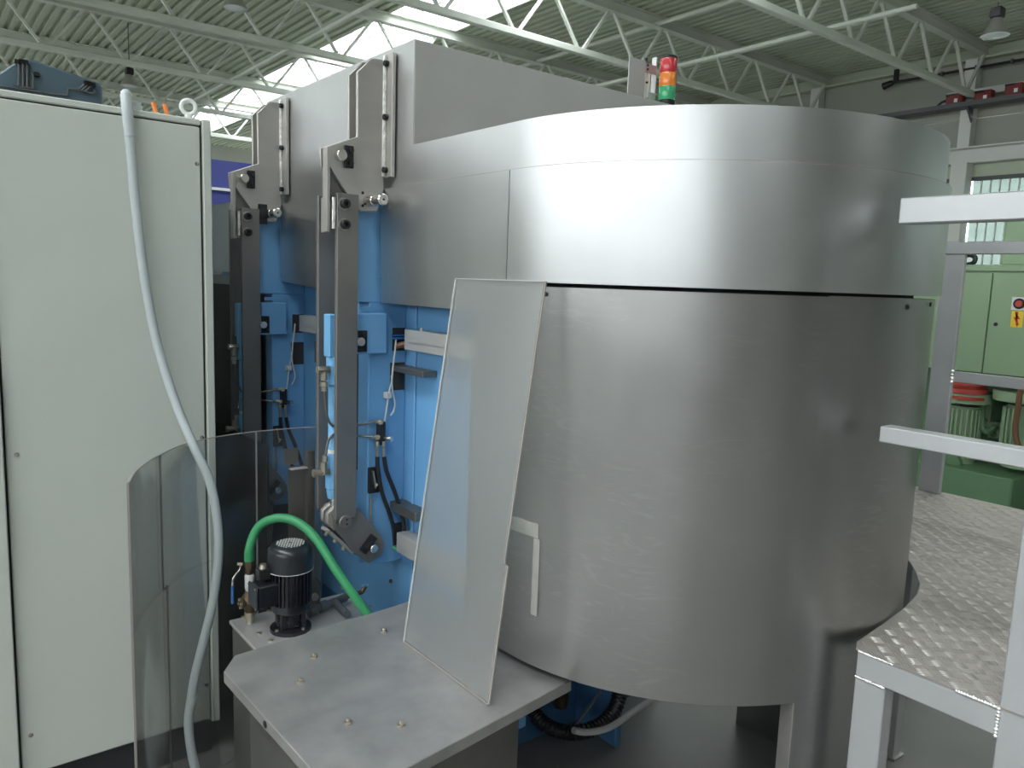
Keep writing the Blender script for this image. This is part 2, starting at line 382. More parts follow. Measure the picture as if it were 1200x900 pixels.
tag(make('wall_front', gbox(XL, XW, YN-0.2, YN, 0, 8.2), M['fwall']), kind='structure')

# roof trusses
ordn = ['nearest roof truss, ending above the red boxes on the right wall', 'second roof truss from the camera, passing behind the signal tower',
        'third roof truss from the camera, running into the steel box corner', 'fourth roof truss from the camera, above the grey cabinet edge',
        'fifth roof truss from the camera, seen over the eye bolt', 'farthest small roof truss, seen just above the navy panel']
def make_truss(y):
    t = thing('roof_truss', (10, y, 6.6), None, 'truss', 'roof trusses across the hall')
    x0 = XL+0.5
    make('top_chord', [gbox(x0, XW-0.05, y-0.10, y+0.10, 7.60, 7.62), gbox(x0, XW-0.05, y-0.012, y+0.012, 7.62, 7.82), gbox(x0, XW-0.05, y-0.10, y+0.10, 7.82, 7.845)], M['truss'], t)
    make('bottom_chord', gbox(x0, XW-0.3, y-0.07, y+0.07, 6.53, 6.67), M['truss'], t, bevel=0.015)
    xb = 11.72-1.76*8
    while xb < 21.4:
        for s in (-1, 1):
            xt = xb+s*0.80
            if xt < 21.5: make('web', gbar((xb+s*0.08, y, 6.66), (xt, y, 7.61), 0.07, 0.055), M['truss'], t, smooth=False)
        xb += 1.76
    return t
t0 = make_truss(TY[0]); t0['label'] = 'pale green-grey '+ordn[0]
for k in range(1, 6):
    c = copy_tree(t0); c.location.y = TY[k]; c['label'] = 'pale green-grey '+ordn[k]
for i, (x, z, y0, y1, r, lab) in enumerate([(14.4, 6.74, 7.0, 30, 0.045, 'thin white tie pipe on the bottom chords, crossing behind the signal tower'),
        (7.25, 6.74, 8.0, 30, 0.04, 'thin pale tie pipe above the steel box at upper left'),
        (14.03, 7.66, 8.6, 30, 0.05, 'pale tie tube under the roof deck right of the skylight'),
        (17.1, 7.66, 8.6, 30, 0.05, 'pale tie tube under the roof deck nearest the right wall')]):
    tag(make('tie_pipe', gcyl((x, y0, z), (x, y1, z), r, n=10), M['truss'], loc=(x, y0, z)), lab, 'pipe')

# high-bay lamps
def lamp(p, s, lab):
    t = thing('high_bay_lamp', p, lab, 'lamp', 'hanging hall lamps'); x, y, z = p
    make('ballast_housing', gbox(x-0.13*s, x+0.13*s, y-0.13*s, y+0.13*s, z+0.38*s, z+0.62*s), M['black'], t, bevel=0.03*s)
    make('reflector', glathe([(0.10*s, 0.40*s), (0.15*s, 0.34*s), (0.22*s, 0.15*s), (0.29*s, 0.03*s), (0.30*s, 0.0), (0.28*s, 0.0), (0.20*s, 0.15*s), (0.09*s, 0.38*s)], p, 20), M['refl'], t)
    make('lens', glathe([(0.285*s, 0.03*s), (0.28*s, 0.0), (0.16*s, -0.03*s), (0.02*s, -0.04*s)], p, 20), M['lens'], t)
    make('cord', gcyl((x, y, z+0.6*s), (x, y, DECK), 0.012, n=6), M['grey'], t)
lamp(PZ(1166, 42, 6.0), 0.72, 'high bay lamp with clear glass hanging at upper right')
lamp(PZ(152, 101, 6.3), 0.72, 'small high bay lamp hanging above the grey cabinet')
lamp(PZ(276, 10, 6.3), 0.7, 'high bay lamp cut by the top edge of the photo')

# right wall services
tr = thing('busbar_tray', (XW-0.6, 9, 6.40), 'grey busbar tray along the right wall carrying red boxes', 'cable tray')
make('tray', [gbox(XW-0.78, XW-0.36, 2, 22, 6.33, 6.36), gbox(XW-0.78, XW-0.76, 2, 22, 6.36, 6.44)], M['grey'], tr)
make('busbar', gbox(XW-0.47, XW-0.38, 2, 9.3, 6.62, 6.78), M['colm'], tr)
for yy in (4.9, 8.7, 12.9): make('wall_bracket', gprism([(XW-0.7, 6.33), (XW-0.34, 6.33), (XW-0.34, 6.0)], 'Y', yy-0.02, yy+0.02), M['grey'], tr)
for px, py, dy, lab in ((1120, 117, 0.0, 'red box leftmost on the busbar tray below the truss end'), (1154, 113, 0, 'red box on the busbar tray beside the white column'), (1190, 105, 0, 'red box on the busbar tray at the right picture edge')):
    p = PX(px, py, XW-0.61)
    t = thing('tap_off_box', (p[0], p[1], p[2]-0.15), lab, 'box', 'red boxes on the busbar tray')
    make('housing', gbox(p[0]-0.12, p[0]+0.12, p[1]-0.19, p[1]+0.19, p[2]-0.15, p[2]+0.13), M['red'], t, bevel=0.02)
    make('cover', gbox(p[0]-0.14, p[0]-0.12, p[1]-0.15, p[1]+0.12, p[2]-0.10, p[2]+0.10), M['red'], t, bevel=0.005)
    make('label_plate', gbox(p[0]-0.145, p[0]-0.139, p[1]-0.10, p[1]-0.02, p[2]-0.09, p[2]-0.0), M['white'], t)
    make('handle', gbox(p[0]-0.16, p[0]-0.12, p[1]-0.02, p[1]+0.18, p[2]+0.08, p[2]+0.12), M['black'], t)
tag(make('box_cable', gtube([PX(1112, 117, XW-.61), PX(1104, 120, XW-.61), PX(1097, 126, XW-.61), PX(1092, 131, XW-.61)], 0.03, 8), M['rubber'], loc=PX(1112, 117, XW-.61)), 'black cable drooping from the leftmost red box', 'cable')
a = PX(1045, 97, XW-0.3); b = PX(1300, 52, XW-0.3)
t = thing('black_pipe', a, 'black pipe with a drooping end running along the right wall', 'pipe')
make('pipe_run', gcyl(a, (XW-0.3, b[1]-3, a[2]-0.02), 0.035, n=8), M['black'], t)
make('end_cap', [gcyl((a[0], a[1]-0.02, a[2]), (a[0], a[1]+0.22, a[2]-0.06), 0.07, 0.10, n=10)], M['black'], t)
make('hanger', gbox(a[0]-0.05, a[0]+0.05, a[1]-0.16, a[1]-0.06, a[2], a[2]+0.32), M['black'], t)
make('clip', [gbox(a[0]-0.05, a[0]+0.05, a[1]-d-0.02, a[1]-d+0.02, a[2]-0.06, a[2]+0.05) for d in (1.3, 2.1, 2.9)], M['grey'], t)

# far navy panel
t = thing('partition_panel', (11, 30.5, 0), 'tall navy blue panel far behind the steel brackets', 'panel')
make('board', gbox(4, 16, 30.5, 30.6, 0, 5.85), M['navy'], t); make('rail', gbox(4, 16, 30.4, 30.5, 4.72, 4.82), M['colm'], t)
make('lower_board', gbox(4, 16, 30.42, 30.5, 0, 4.2), M['grey'], t)

# ================================================================== GREEN MACHINE (right background)
GX = 5.6
def gp(x, y): return PX(x, y, GX)
gz1 = gp(1150, 320)[2]; gz0 = gp(1150, 437)[2]; gyL = 2.75; gyd = gp(1157, 380)[1]
g = thing('green_machine', (GX+0.6, 2.0, 0), 'green machine with switch cabinet, belt pulleys and motors behind the platform', 'machine')
make('cabinet_body', gbox(GX+0.02, GX+0.5, 0.3, gyL, gz0, gz1+0.05), M['gm'], g, bevel=0.01)
make('cabinet_lip', gbox(GX, GX+0.5, 0.3, gyL+0.02, gz1+0.012, gz1+0.055), M['gm'], g, bevel=0.005)
make('door', gbox(GX, GX+0.02, gyd+0.004, gyL-0.01, gz0, gz1), M['gm'], g, bevel=0.003)
d2 = make('door', gbox(GX, GX+0.02, gyd-0.75, gyd-0.004, gz0, gz1), M['gm'], g, bevel=0.003)
p = gp(1167, 380); make('lock', gcyl((GX-0.006, p[1], p[2]), (GX+0.01, p[1], p[2]), 0.012, n=10), M['black'], d2)
p = gp(1195, 356); sw = make('switch_plate', gbox(GX-0.008, GX, p[1]-0.045, p[1]+0.045, p[2]-0.042, p[2]+0.042), M['white'], d2, bevel=0.002)
make('switch_knob', [gcyl((GX-0.012, p[1], p[2]), (GX-0.008, p[1], p[2]), 0.034, n=18)], M['black'], d2)
make('switch_lever', [gcyl((GX-0.035, p[1]-0.004, p[2]), (GX-0.012, p[1]-0.004, p[2]), 0.020, n=14)], M['redpul'], d2)
p = gp(1192, 374); make('warning_sign', gbox(GX-0.004, GX, p[1]-0.034, p[1]+0.034, p[2]-0.052, p[2]+0.052), M['yellow'], d2)
bl = [(0.012, 0.045), (-0.016, 0.045), (0.014, 0.004), (-0.002, 0.004), (0.010, -0.042), (-0.022, 0.012), (-0.004, 0.012), (-0.010, 0.020)]
bl = [(0.004, 0.046), (-0.014, 0.046), (0.020, 0.0), (0.004, 0.0), (0.010, -0.030), (0.018, -0.026), (0.004, -0.048), (-0.008, -0.026), (0.0, -0.030), (-0.020, 0.012), (-0.004, 0.012)]
make('flash_symbol', gprism([(p[1]-q[0], p[2]+q[1]) for q in bl], 'X', GX-0.006, GX-0.003), M['ink'], d2)
make('upper_block', gbox(GX+0.25, GX+1.4, 0.2, gp(1150, 300)[1]-0.02, gz1+0.05, gz1+0.42), M['gm'], g, bevel=0.02)
# upper cable loop
c0 = PX(1128, 304, GX+0.12)
make('cable_loop', gtube([PX(1110, 306, GX+.12), PX(1125, 310, GX+.12), PX(1139, 309, GX+.12), PX(1143, 303, GX+.12), PX(1138, 299, GX+.12), PX(1125, 300, GX+.12)], 0.016, 8), M['rubber'], g)
# belly: frame, pulleys, motors
make('back_frame', gbox(GX+0.45, GX+1.2, 0.3, gyL, 0.0, gz0), M['gm2'], g)
for px, w in ((1131, 0.28), (1206, 0.34)):
    q = PX(px, 470, GX+0.28); zt = PX(px, 462, GX+0.1)[2]; zb = PX(px, 474, GX+0.1)[2]
    make('belt_guard', glathe([(0.02, zt-q[2]), (w*0.60, zt-q[2]), (w*0.62, zt-q[2]-0.01), (w*0.62, zb-q[2]), (0.02, zb-q[2])], q, 28), M['gm'], g)
    mz = PX(px, 478, GX+.15)[2]
    fins = [glathe([(0.02, mz-q[2]), (w*0.34, mz-q[2]), (w*0.36, -0.45), (0.02, -0.45)], q, 20)]
    for i in range(22):
        an = 2*math.pi*i/22; cx, cy = q[0]+w*0.40*math.cos(an), q[1]+w*0.40*math.sin(an)
        fins.append(gbar((cx, cy, q[2]-0.40), (cx, cy, mz-0.02), 0.012, 0.05) if False else gbox(cx-0.006, cx+0.006, cy-0.006, cy+0.006, q[2]-0.40, mz-0.02))
    make('motor', fins, M['gm'], g)
q = PX(1133, 456, GX+0.22)
make('pulley', glathe([(0.02, 0.055), (0.13, 0.055), (0.13, 0.035), (0.10, 0.03), (0.10, 0.015), (0.13, 0.01), (0.13, -0.02), (0.10, -0.025), (0.10, -0.04), (0.13, -0.045), (0.13, -0.065), (0.02, -0.065)], q, 28), M['redpul'], g)
make('pulley_shaft', gcyl((q[0], q[1], q[2]-0.12), (q[0], q[1], q[2]+0.1), 0.05, n=14), M['black'], g)
for px, py, w, h in ((1138, 487, 0.05, 0.11), (1155, 485, 0.03, 0.12), (1165, 505, 0.05, 0.06)):
    q = PX(px, py, GX+0.38); make('bearing_block', gbox(q[0], q[0]+0.1, q[1]-w, q[1]+w, q[2]-h, q[2]+h), M['gm'], g, bevel=0.01)
    make('bolt', gcyl((q[0]-0.02, q[1], q[2]-h*0.4), (q[0], q[1], q[2]-h*0.4), 0.018, n=8), M['gm2'], g)
make('conduit', gtube([PX(1152, 448, GX+.30), PX(1151, 475, GX+.30), PX(1150, 492, GX+.30), PX(1152, 503, GX+.30), PX(1158, 506, GX+.30), PX(1167, 500, GX+.38)], 0.022, 10), M['gm2'], g)
make('rusty_pipe', gtube([PX(1196, 452, GX-.02), PX(1193, 478, GX-.02), PX(1190, 500, GX-.02), PX(1191, 515, GX-.02), PX(1196, 530, GX-.02)], 0.018, 10), M['copper'], g)
# base box
zt = gp(1150, 555)[2]; yR = gp(1187, 562)[1]
make('base_box', gbox(GX, GX+0.45, yR, gyL, 0, zt), M['gm2'], g, bevel=0.01)
make('base_plinth', gbox(GX+0.1, GX+0.9, 0.3, yR, 0, zt*0.5), M['grey'], g)
make('oil_filter', gcyl(PX(1112, 543, GX+.1), PX(1117, 538, GX+.25), 0.07, n=14), M['gm2'], g)

# ================================================================== CONTROL CABINET (left)
CY = 2.551; CXR = 0.79; CT = 2.117
c = thing('control_cabinet', (0.3, 2.85, 0), 'tall pale grey-green control cabinet filling the left side', 'cabinet')
make('body', gbox(-0.75, CXR, CY+0.022, CY+1.7, 0.12, CT), M['cab'], c, bevel=0.004)  # unseen depth stretched back to shade the gap beside the machine
make('top_rail', gbox(-0.75, CXR-0.03, CY, CY+0.03, 2.098, CT), M['cab'], c, bevel=0.003)
make('corner_post', gbox(CXR-0.026, CXR, CY-0.004, CY+0.03, 0.12, CT+0.001), M['cab'], c, bevel=0.003)
make('seal', [gbox(-0.75, CXR-0.02, CY+0.012, CY+0.022, 0.13, CT-0.004)], M['seam'], c)
dr = make('side_panel', gbox(0.212, 0.757, CY, CY+0.016, 0.135, 2.093), M['cab'], c, bevel=0.003)
make('door', gbox(-0.73, 0.203, CY-0.012, CY+0.016, 0.135, 2.093), M['cab'], c, bevel=0.003)
make('door_stile', gbox(0.150, 0.204, CY-0.022, CY-0.012, 0.135, 1.35), M['cab'], c, bevel=0.003)
for z in (1.981, 1.116, 0.26):
    for x in (0.237, 0.747):
        if z > 1.9 and x < 0.3: continue
        make('screw', glathe([(0.0075, 0), (0.0065, 0.002), (0.002, 0.0028)], (x, CY, z), 10, (0, -1, 0)), M['chrome'], dr)
make('plinth', gbox(-0.73, CXR-0.02, CY+0.03, CY+1.68, 0, 0.12), M['plinth'], c)
eb = make('eye_bolt', [gtorus((0.742, CY+0.06, CT+0.042), 0.021, 0.0065, (0.2, 1, 0)), gcyl((0.742, CY+0.06, CT), (0.742, CY+0.06, CT+0.02), 0.012, n=12), gcyl((0.742, CY+0.06, CT-0.001), (0.742, CY+0.06, CT+0.004), 0.018, n=16)], M['white'], c)
gl = PY(158, 124, CY+0.06)
make('cable_gland', [gcyl((gl[0], gl[1], CT), (gl[0], gl[1], CT+0.022), 0.022, n=12), gcyl((gl[0], gl[1], CT+0.022), (gl[0], gl[1], CT+0.03), 0.018, n=12)], M['conduit'], c)
for px, lab in ((182, 'orange cable stub nearer the conduit on top of the cabinet'), (195, 'orange cable stub nearer the eye bolt on top of the cabinet')):
    q = PY(px, 128, CY+0.12); tag(make('cable_stub', [gcyl((q[0]+0.006, q[1], CT-0.001), (q[0]+0.004, q[1], CT+0.012), 0.007, n=10), gcyl((q[0]+0.004, q[1], CT+0.012), (q[0]-0.006, q[1]+0.0, CT+0.052), 0.0065, n=10)], M['orange'], loc=(q[0], q[1], CT)), lab, 'cable', 'orange cable stubs on the cabinet')
# conduit hanging down the cabinet
cp = [(150, 122, 2.60), (149, 111, 2.575), (147, 112, 2.545), (149, 130, 2.528), (153, 175, 2.525), (160, 250, 2.52), (170, 330, 2.515), (184, 402, 2.50), (205, 470, 2.46), (228, 525, 2.40), (245, 562, 2.37), (254, 605, 2.355), (256, 650, 2.345), (250, 702, 2.34), (240, 745, 2.335), (229, 790, 2.33), (224, 820, 2.33), (221, 850, 2.32), (227, 893, 2.31), (240, 930, 2.29)]
pts = [PY(x, y, Y) for x, y, Y in cp]; q = pts[-1]
pts += [(q[0]+0.05, q[1]-0.02, 0.016), (q[0]+0.16, q[1]+0.02, 0.014)]
cd = thing('conduit_hose', pts[-1], 'light grey conduit hose hanging down the front of the cabinet', 'hose')
make('hose', gtube(pts, 0.0135, 12, 6), M['conduit'], cd)
s1 = PY(152, 130, 2.527); make('sleeve', gtube([PY(147.4, 112, 2.545), PY(149, 130, 2.528), PY(152, 160, 2.525)], 0.0155, 12, 4), M['conduit'], cd)
make('joint_ring', gcyl(PY(225.5, 815, 2.33), PY(224, 824, 2.33), 0.0150, n=12), M['conduit'], cd)

# slate blue press behind the cabinet
pr = thing('slate_press', (0.5, 5.3, 0), 'slate blue press with thin oil pipes showing above the cabinet', 'machine')
pb = [PY(x, y, 5.0) for x, y in ((-40, 112), (0, 85), (18, 73), (28, 69), (42, 71), (116, 97), (120, 101), (120, 150))]
make('frame_head', gprism([(p[0], p[2]) for p in pb], 'Y', 5.0, 5.5), M['pblue'], pr, bevel=0.008)
make('frame_column', gbox(-0.1, 0.9, 5.0, 5.5, 0, 2.5), M['pblue'], pr)
def pipes(L): return [gtube([PY(x, y, 4.985) for x, y in l], 0.006, 6, 1) for l in L]
for l in ([(20, 72), (22, 76), (22, 100), (15, 100)], [(25, 72), (27, 76), (27, 101)], [(30, 73), (32, 77), (32, 102), (27, 102)], [(37, 85), (39, 88), (39, 104), (15, 101)],
          [(0, 101), (8, 102), (60, 110), (77, 112), (79, 112), (80, 104), (92, 105), (108, 110), (112, 108), (110, 105)], [(92, 105), (101, 97)], [(96, 106), (105, 98)], [(100, 107), (109, 99)]):
    make('oil_pipe', pipes([l]), M['grey'], pr)
for x, y in ((20, 72), (25, 72), (30, 73), (101, 97), (105, 98), (109, 99), (43, 87)):
    q = PY(x, y, 4.985); make('pipe_union', gbox(q[0]-0.012, q[0]+0.012, 4.975, 5.0, q[2]-0.01, q[2]+0.01), M['black'], pr)

# ================================================================== STEEL CLAD ROTARY MACHINE
CX, CYc = 1.807, 1.479
def arc(r, a0, a1, n=48, cy=CYc):
    return [(CX+r*math.cos(math.radians(a0+(a1-a0)*i/n)), cy+r*math.sin(math.radians(a0+(a1-a0)*i/n))) for i in range(n+1)]
mc = thing('rotary_machine', (1.8, 2.4, 0), 'big stainless steel clad machine with round drum front and blue frame', 'machine')
RT, RH, RD = 0.645, 0.660, 0.648
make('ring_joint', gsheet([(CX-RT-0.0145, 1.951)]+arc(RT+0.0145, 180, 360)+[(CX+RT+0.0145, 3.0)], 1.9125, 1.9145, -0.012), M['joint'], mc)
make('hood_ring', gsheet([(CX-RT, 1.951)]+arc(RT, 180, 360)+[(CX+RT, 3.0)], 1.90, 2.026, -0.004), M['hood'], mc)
make('ring_lid', gprism([(CX-RT+0.004, 1.96)]+arc(RT-0.004, 180, 360)+[(CX+RT-0.004, 1.96)], 'Z', 2.015, 2.022), M['hood'], mc)
bx = make('hood_box', [gbox(CX-RT+0.002, 2.452, 1.951, 3.06, 1.90, 2.312)], M['panel'], mc, bevel=0.002)
make('box_side_panel', gbox(CX-RT, CX-RT+0.002, 1.951, 3.06, 1.905, 2.312), M['hood'], mc)
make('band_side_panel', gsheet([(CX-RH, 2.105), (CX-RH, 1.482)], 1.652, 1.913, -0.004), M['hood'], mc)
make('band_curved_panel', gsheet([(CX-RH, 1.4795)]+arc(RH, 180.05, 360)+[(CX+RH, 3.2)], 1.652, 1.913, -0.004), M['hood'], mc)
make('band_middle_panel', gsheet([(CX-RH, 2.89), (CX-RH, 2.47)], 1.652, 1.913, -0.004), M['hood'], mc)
make('skirt_strip', gbox(CX-RH+0.004, CX-RH+0.010, 1.575, 2.105, 1.575, 1.652), M['hood'], mc)
make('skirt_strip', gprism([(2.47, 1.652), (2.47, 1.605), (2.56, 1.605), (2.89, 1.625), (2.89, 1.652)], 'X', CX-RH+0.004, CX-RH+0.010), M['hood'], mc)
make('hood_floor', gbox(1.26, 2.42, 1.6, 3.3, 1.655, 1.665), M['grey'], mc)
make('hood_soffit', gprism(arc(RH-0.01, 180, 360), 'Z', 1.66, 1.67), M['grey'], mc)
# rear round end
make('rear_hood', gsheet([(CX-RH+0.004, 3.02)]+[(CX-RH+0.004, 3.8)]+[(CX+(RH-.004)*math.cos(math.radians(a)), 3.8+(RH-.004)*math.sin(math.radians(a))) for a in range(180, -5, -6)], 1.652, 1.955, 0.004), M['hood'], mc)
make('rear_drum', gsheet([(CX-RD+0.004, 3.03), (CX-RD+0.004, 3.8)]+[(CX+(RD-.004)*math.cos(math.radians(a)), 3.8+(RD-.004)*math.sin(math.radians(a))) for a in range(180, -5, -6)], 0.2, 1.64, 0.004), M['drum'], mc)
# drum cladding: cut away at the front left, to the floor on the right
A1 = 247.0
pa = [(CX-RD, 1.632), (CX-RD, 1.56)]+arc(RD, 180, A1, 30)
zt = [1.60, 1.643]+[1.643]*31
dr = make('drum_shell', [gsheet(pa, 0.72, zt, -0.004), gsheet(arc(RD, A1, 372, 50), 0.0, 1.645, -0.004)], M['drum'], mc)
make('cut_edge', gsheet([(CX+r*math.cos(math.radians(A1-0.05)), CYc+r*math.sin(math.radians(A1-0.05))) for r in (RD, RD-0.045)], 0.0, 0.72, 0.003), M['plate'], dr)
make('drum_core', gprism(arc(RD-0.05, 0, 352, 44), 'Z', 0.82, 1.66), M['grey'], mc)
make('drum_underside', gprism(arc(RD-0.006, 0, 352, 44), 'Z', 0.80, 0.82), M['grey'], mc)
for a, z in ((269.4, 1.625), (282.9, 1.632), (190.7, 1.626)):
    n = (math.cos(math.radians(a)), math.sin(math.radians(a)), 0)
    make('screw', gcyl((CX+n[0]*RD, CYc+n[1]*RD, z), (CX+n[0]*(RD+.003), CYc+n[1]*(RD+.003), z), 0.0055, n=10), M['black'], dr)
# welded strips on the drum
make('patch_strip', gsheet(arc(RD+0.003, 182.0, 191.3, 6), 1.045, 1.080, -0.003), M['chrome'], dr)
make('patch_strip', gsheet(arc(RD+0.004, 190.2, 191.9, 3), 0.851, 1.043, -0.004), M['chrome'], dr)

# blue frame
fr = make('frame_wall', gbox(1.25, 1.28, 1.50, 3.9, 0.45, 1.655), M['blue'], mc)
make('wall_rib', gbox(1.244, 1.25, 2.052, 2.066, 0.60, 1.57), M['blue'], fr, bevel=0.002)
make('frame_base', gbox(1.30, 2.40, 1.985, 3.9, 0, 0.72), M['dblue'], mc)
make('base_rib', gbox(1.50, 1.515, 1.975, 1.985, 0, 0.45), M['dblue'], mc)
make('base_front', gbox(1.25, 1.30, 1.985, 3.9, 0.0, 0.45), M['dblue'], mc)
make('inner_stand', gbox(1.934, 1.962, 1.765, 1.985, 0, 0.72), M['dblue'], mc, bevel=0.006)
def column(dy):
    y0 = 2.12+dy
    cl = make('frame_column', [gbox(1.066, 1.25, y0, y0+0.07, 1.575, 1.90), gbox(1.119, 1.25, y0, y0+0.07, 0.738, 1.575)], M['blue'], mc, bevel=0.003)
    make('stop_block', gbox(1.066, 1.166, y0-0.028, y0, 1.421, 1.543), M['blue'], cl, bevel=0.003)
    make('block_shelf', gbox(1.09, 1.25, y0-0.002, y0, 1.55, 1.562), M['blue'], cl)
    make('keeper_plate', gbox(1.066, 1.096, y0-0.034, y0-0.028, 1.428, 1.492), M['black'], cl, bevel=0.001)
    for z in (1.442, 1.478): make('screw', gcyl((1.087, y0-0.040, z), (1.087, y0-0.034, z), 0.006, n=10), M['black'], cl)
    make('pin', gcyl((1.068, y0-0.050, 1.460), (1.068, y0-0.028, 1.460), 0.013, n=16), M['chrome'], cl)
    make('slot_shade_plate', gbox(1.200, 1.2455, y0-0.001, y0+0.002, 1.425, 1.497), M['seam'], cl)  # dark plates paint the shade inside the slots; no holes are cut
    make('slot_shade_plate', gbox(1.194, 1.2455, y0-0.001, y0+0.002, 1.30, 1.388), M['seam'], cl)
    make('slot_shade_plate', gbox(1.215, 1.2455, y0-0.001, y0+0.002, 0.79, 0.865), M['seam'], cl)
    make('red_stop', gbox(1.085, 1.105, y0+0.08, y0+0.10, 1.27, 1.39), M['thread'], cl)
    return cl
column(0.0); column(0.785)
make('dark_skirt', gbox(0.965, 0.972, 2.56, 3.95, 0.0, 1.06), M['nearblack'], mc)  # near-black sheet standing behind the guard
make('inner_cover', gbox(1.19, 1.20, 2.30, 2.62, 1.0, 1.40), M['nearblack'], mc)
make('inner_cover', gbox(1.10, 1.12, 3.02, 3.95, 0.9, 1.60), M['nearblack'], mc)
def duct(y0, y1, z0, z1, lid=True, x0=1.20):
    d = make('cable_duct', gbox(x0, 1.25, y0, y1, z0, z1), M['tankm'] if not lid else M['panel'], mc, bevel=0.0015)
    if lid: make('duct_lid', gbox(x0-0.003, x0, y0, y1-0.03, z0+(z1-z0)*0.42, z1-0.001), M['panel'], d)
    return d
d = duct(1.60, 2.046, 1.436, 1.498)
p = PX(494, 387, 1.215); make('lid_stud', gcyl((1.215, p[1], 1.498), (1.215, p[1], 1.507), 0.004, n=8), M['white'], d)
duct(1.935, 2.12, 1.362, 1.380, False); duct(1.965, 2.12, 0.912, 0.942, False); duct(1.60, 2.075, 0.787, 0.85)
duct(2.46, 2.84, 1.436, 1.498); duct(2.46, 2.70, 1.33, 1.41, False); duct(2.50, 2.60, 1.395, 1.41, False)
make('tie', [gbox(1.195, 1.246, 2.105, 2.116, 1.472, 1.476), gbox(1.195, 1.246, 2.100, 2.112, 1.463, 1.468)], M['bluep'], mc)
make('wire_bundle', gtube([(1.21, 2.11, 1.44), (1.24, 2.09, 1.45), (1.255, 2.06, 1.445)], 0.009, 8), M['copper'], mc)
make('green_wire', gtube([PY(460, 641, 2.10), PY(467, 645, 2.08), PY(474, 648, 2.06)], 0.005, 8), M['green'], mc)
make('drain_stud', gcyl(PX(458, 681, 1.245), PX(458, 681, 1.25), 0.007, n=8), M['black'], mc)

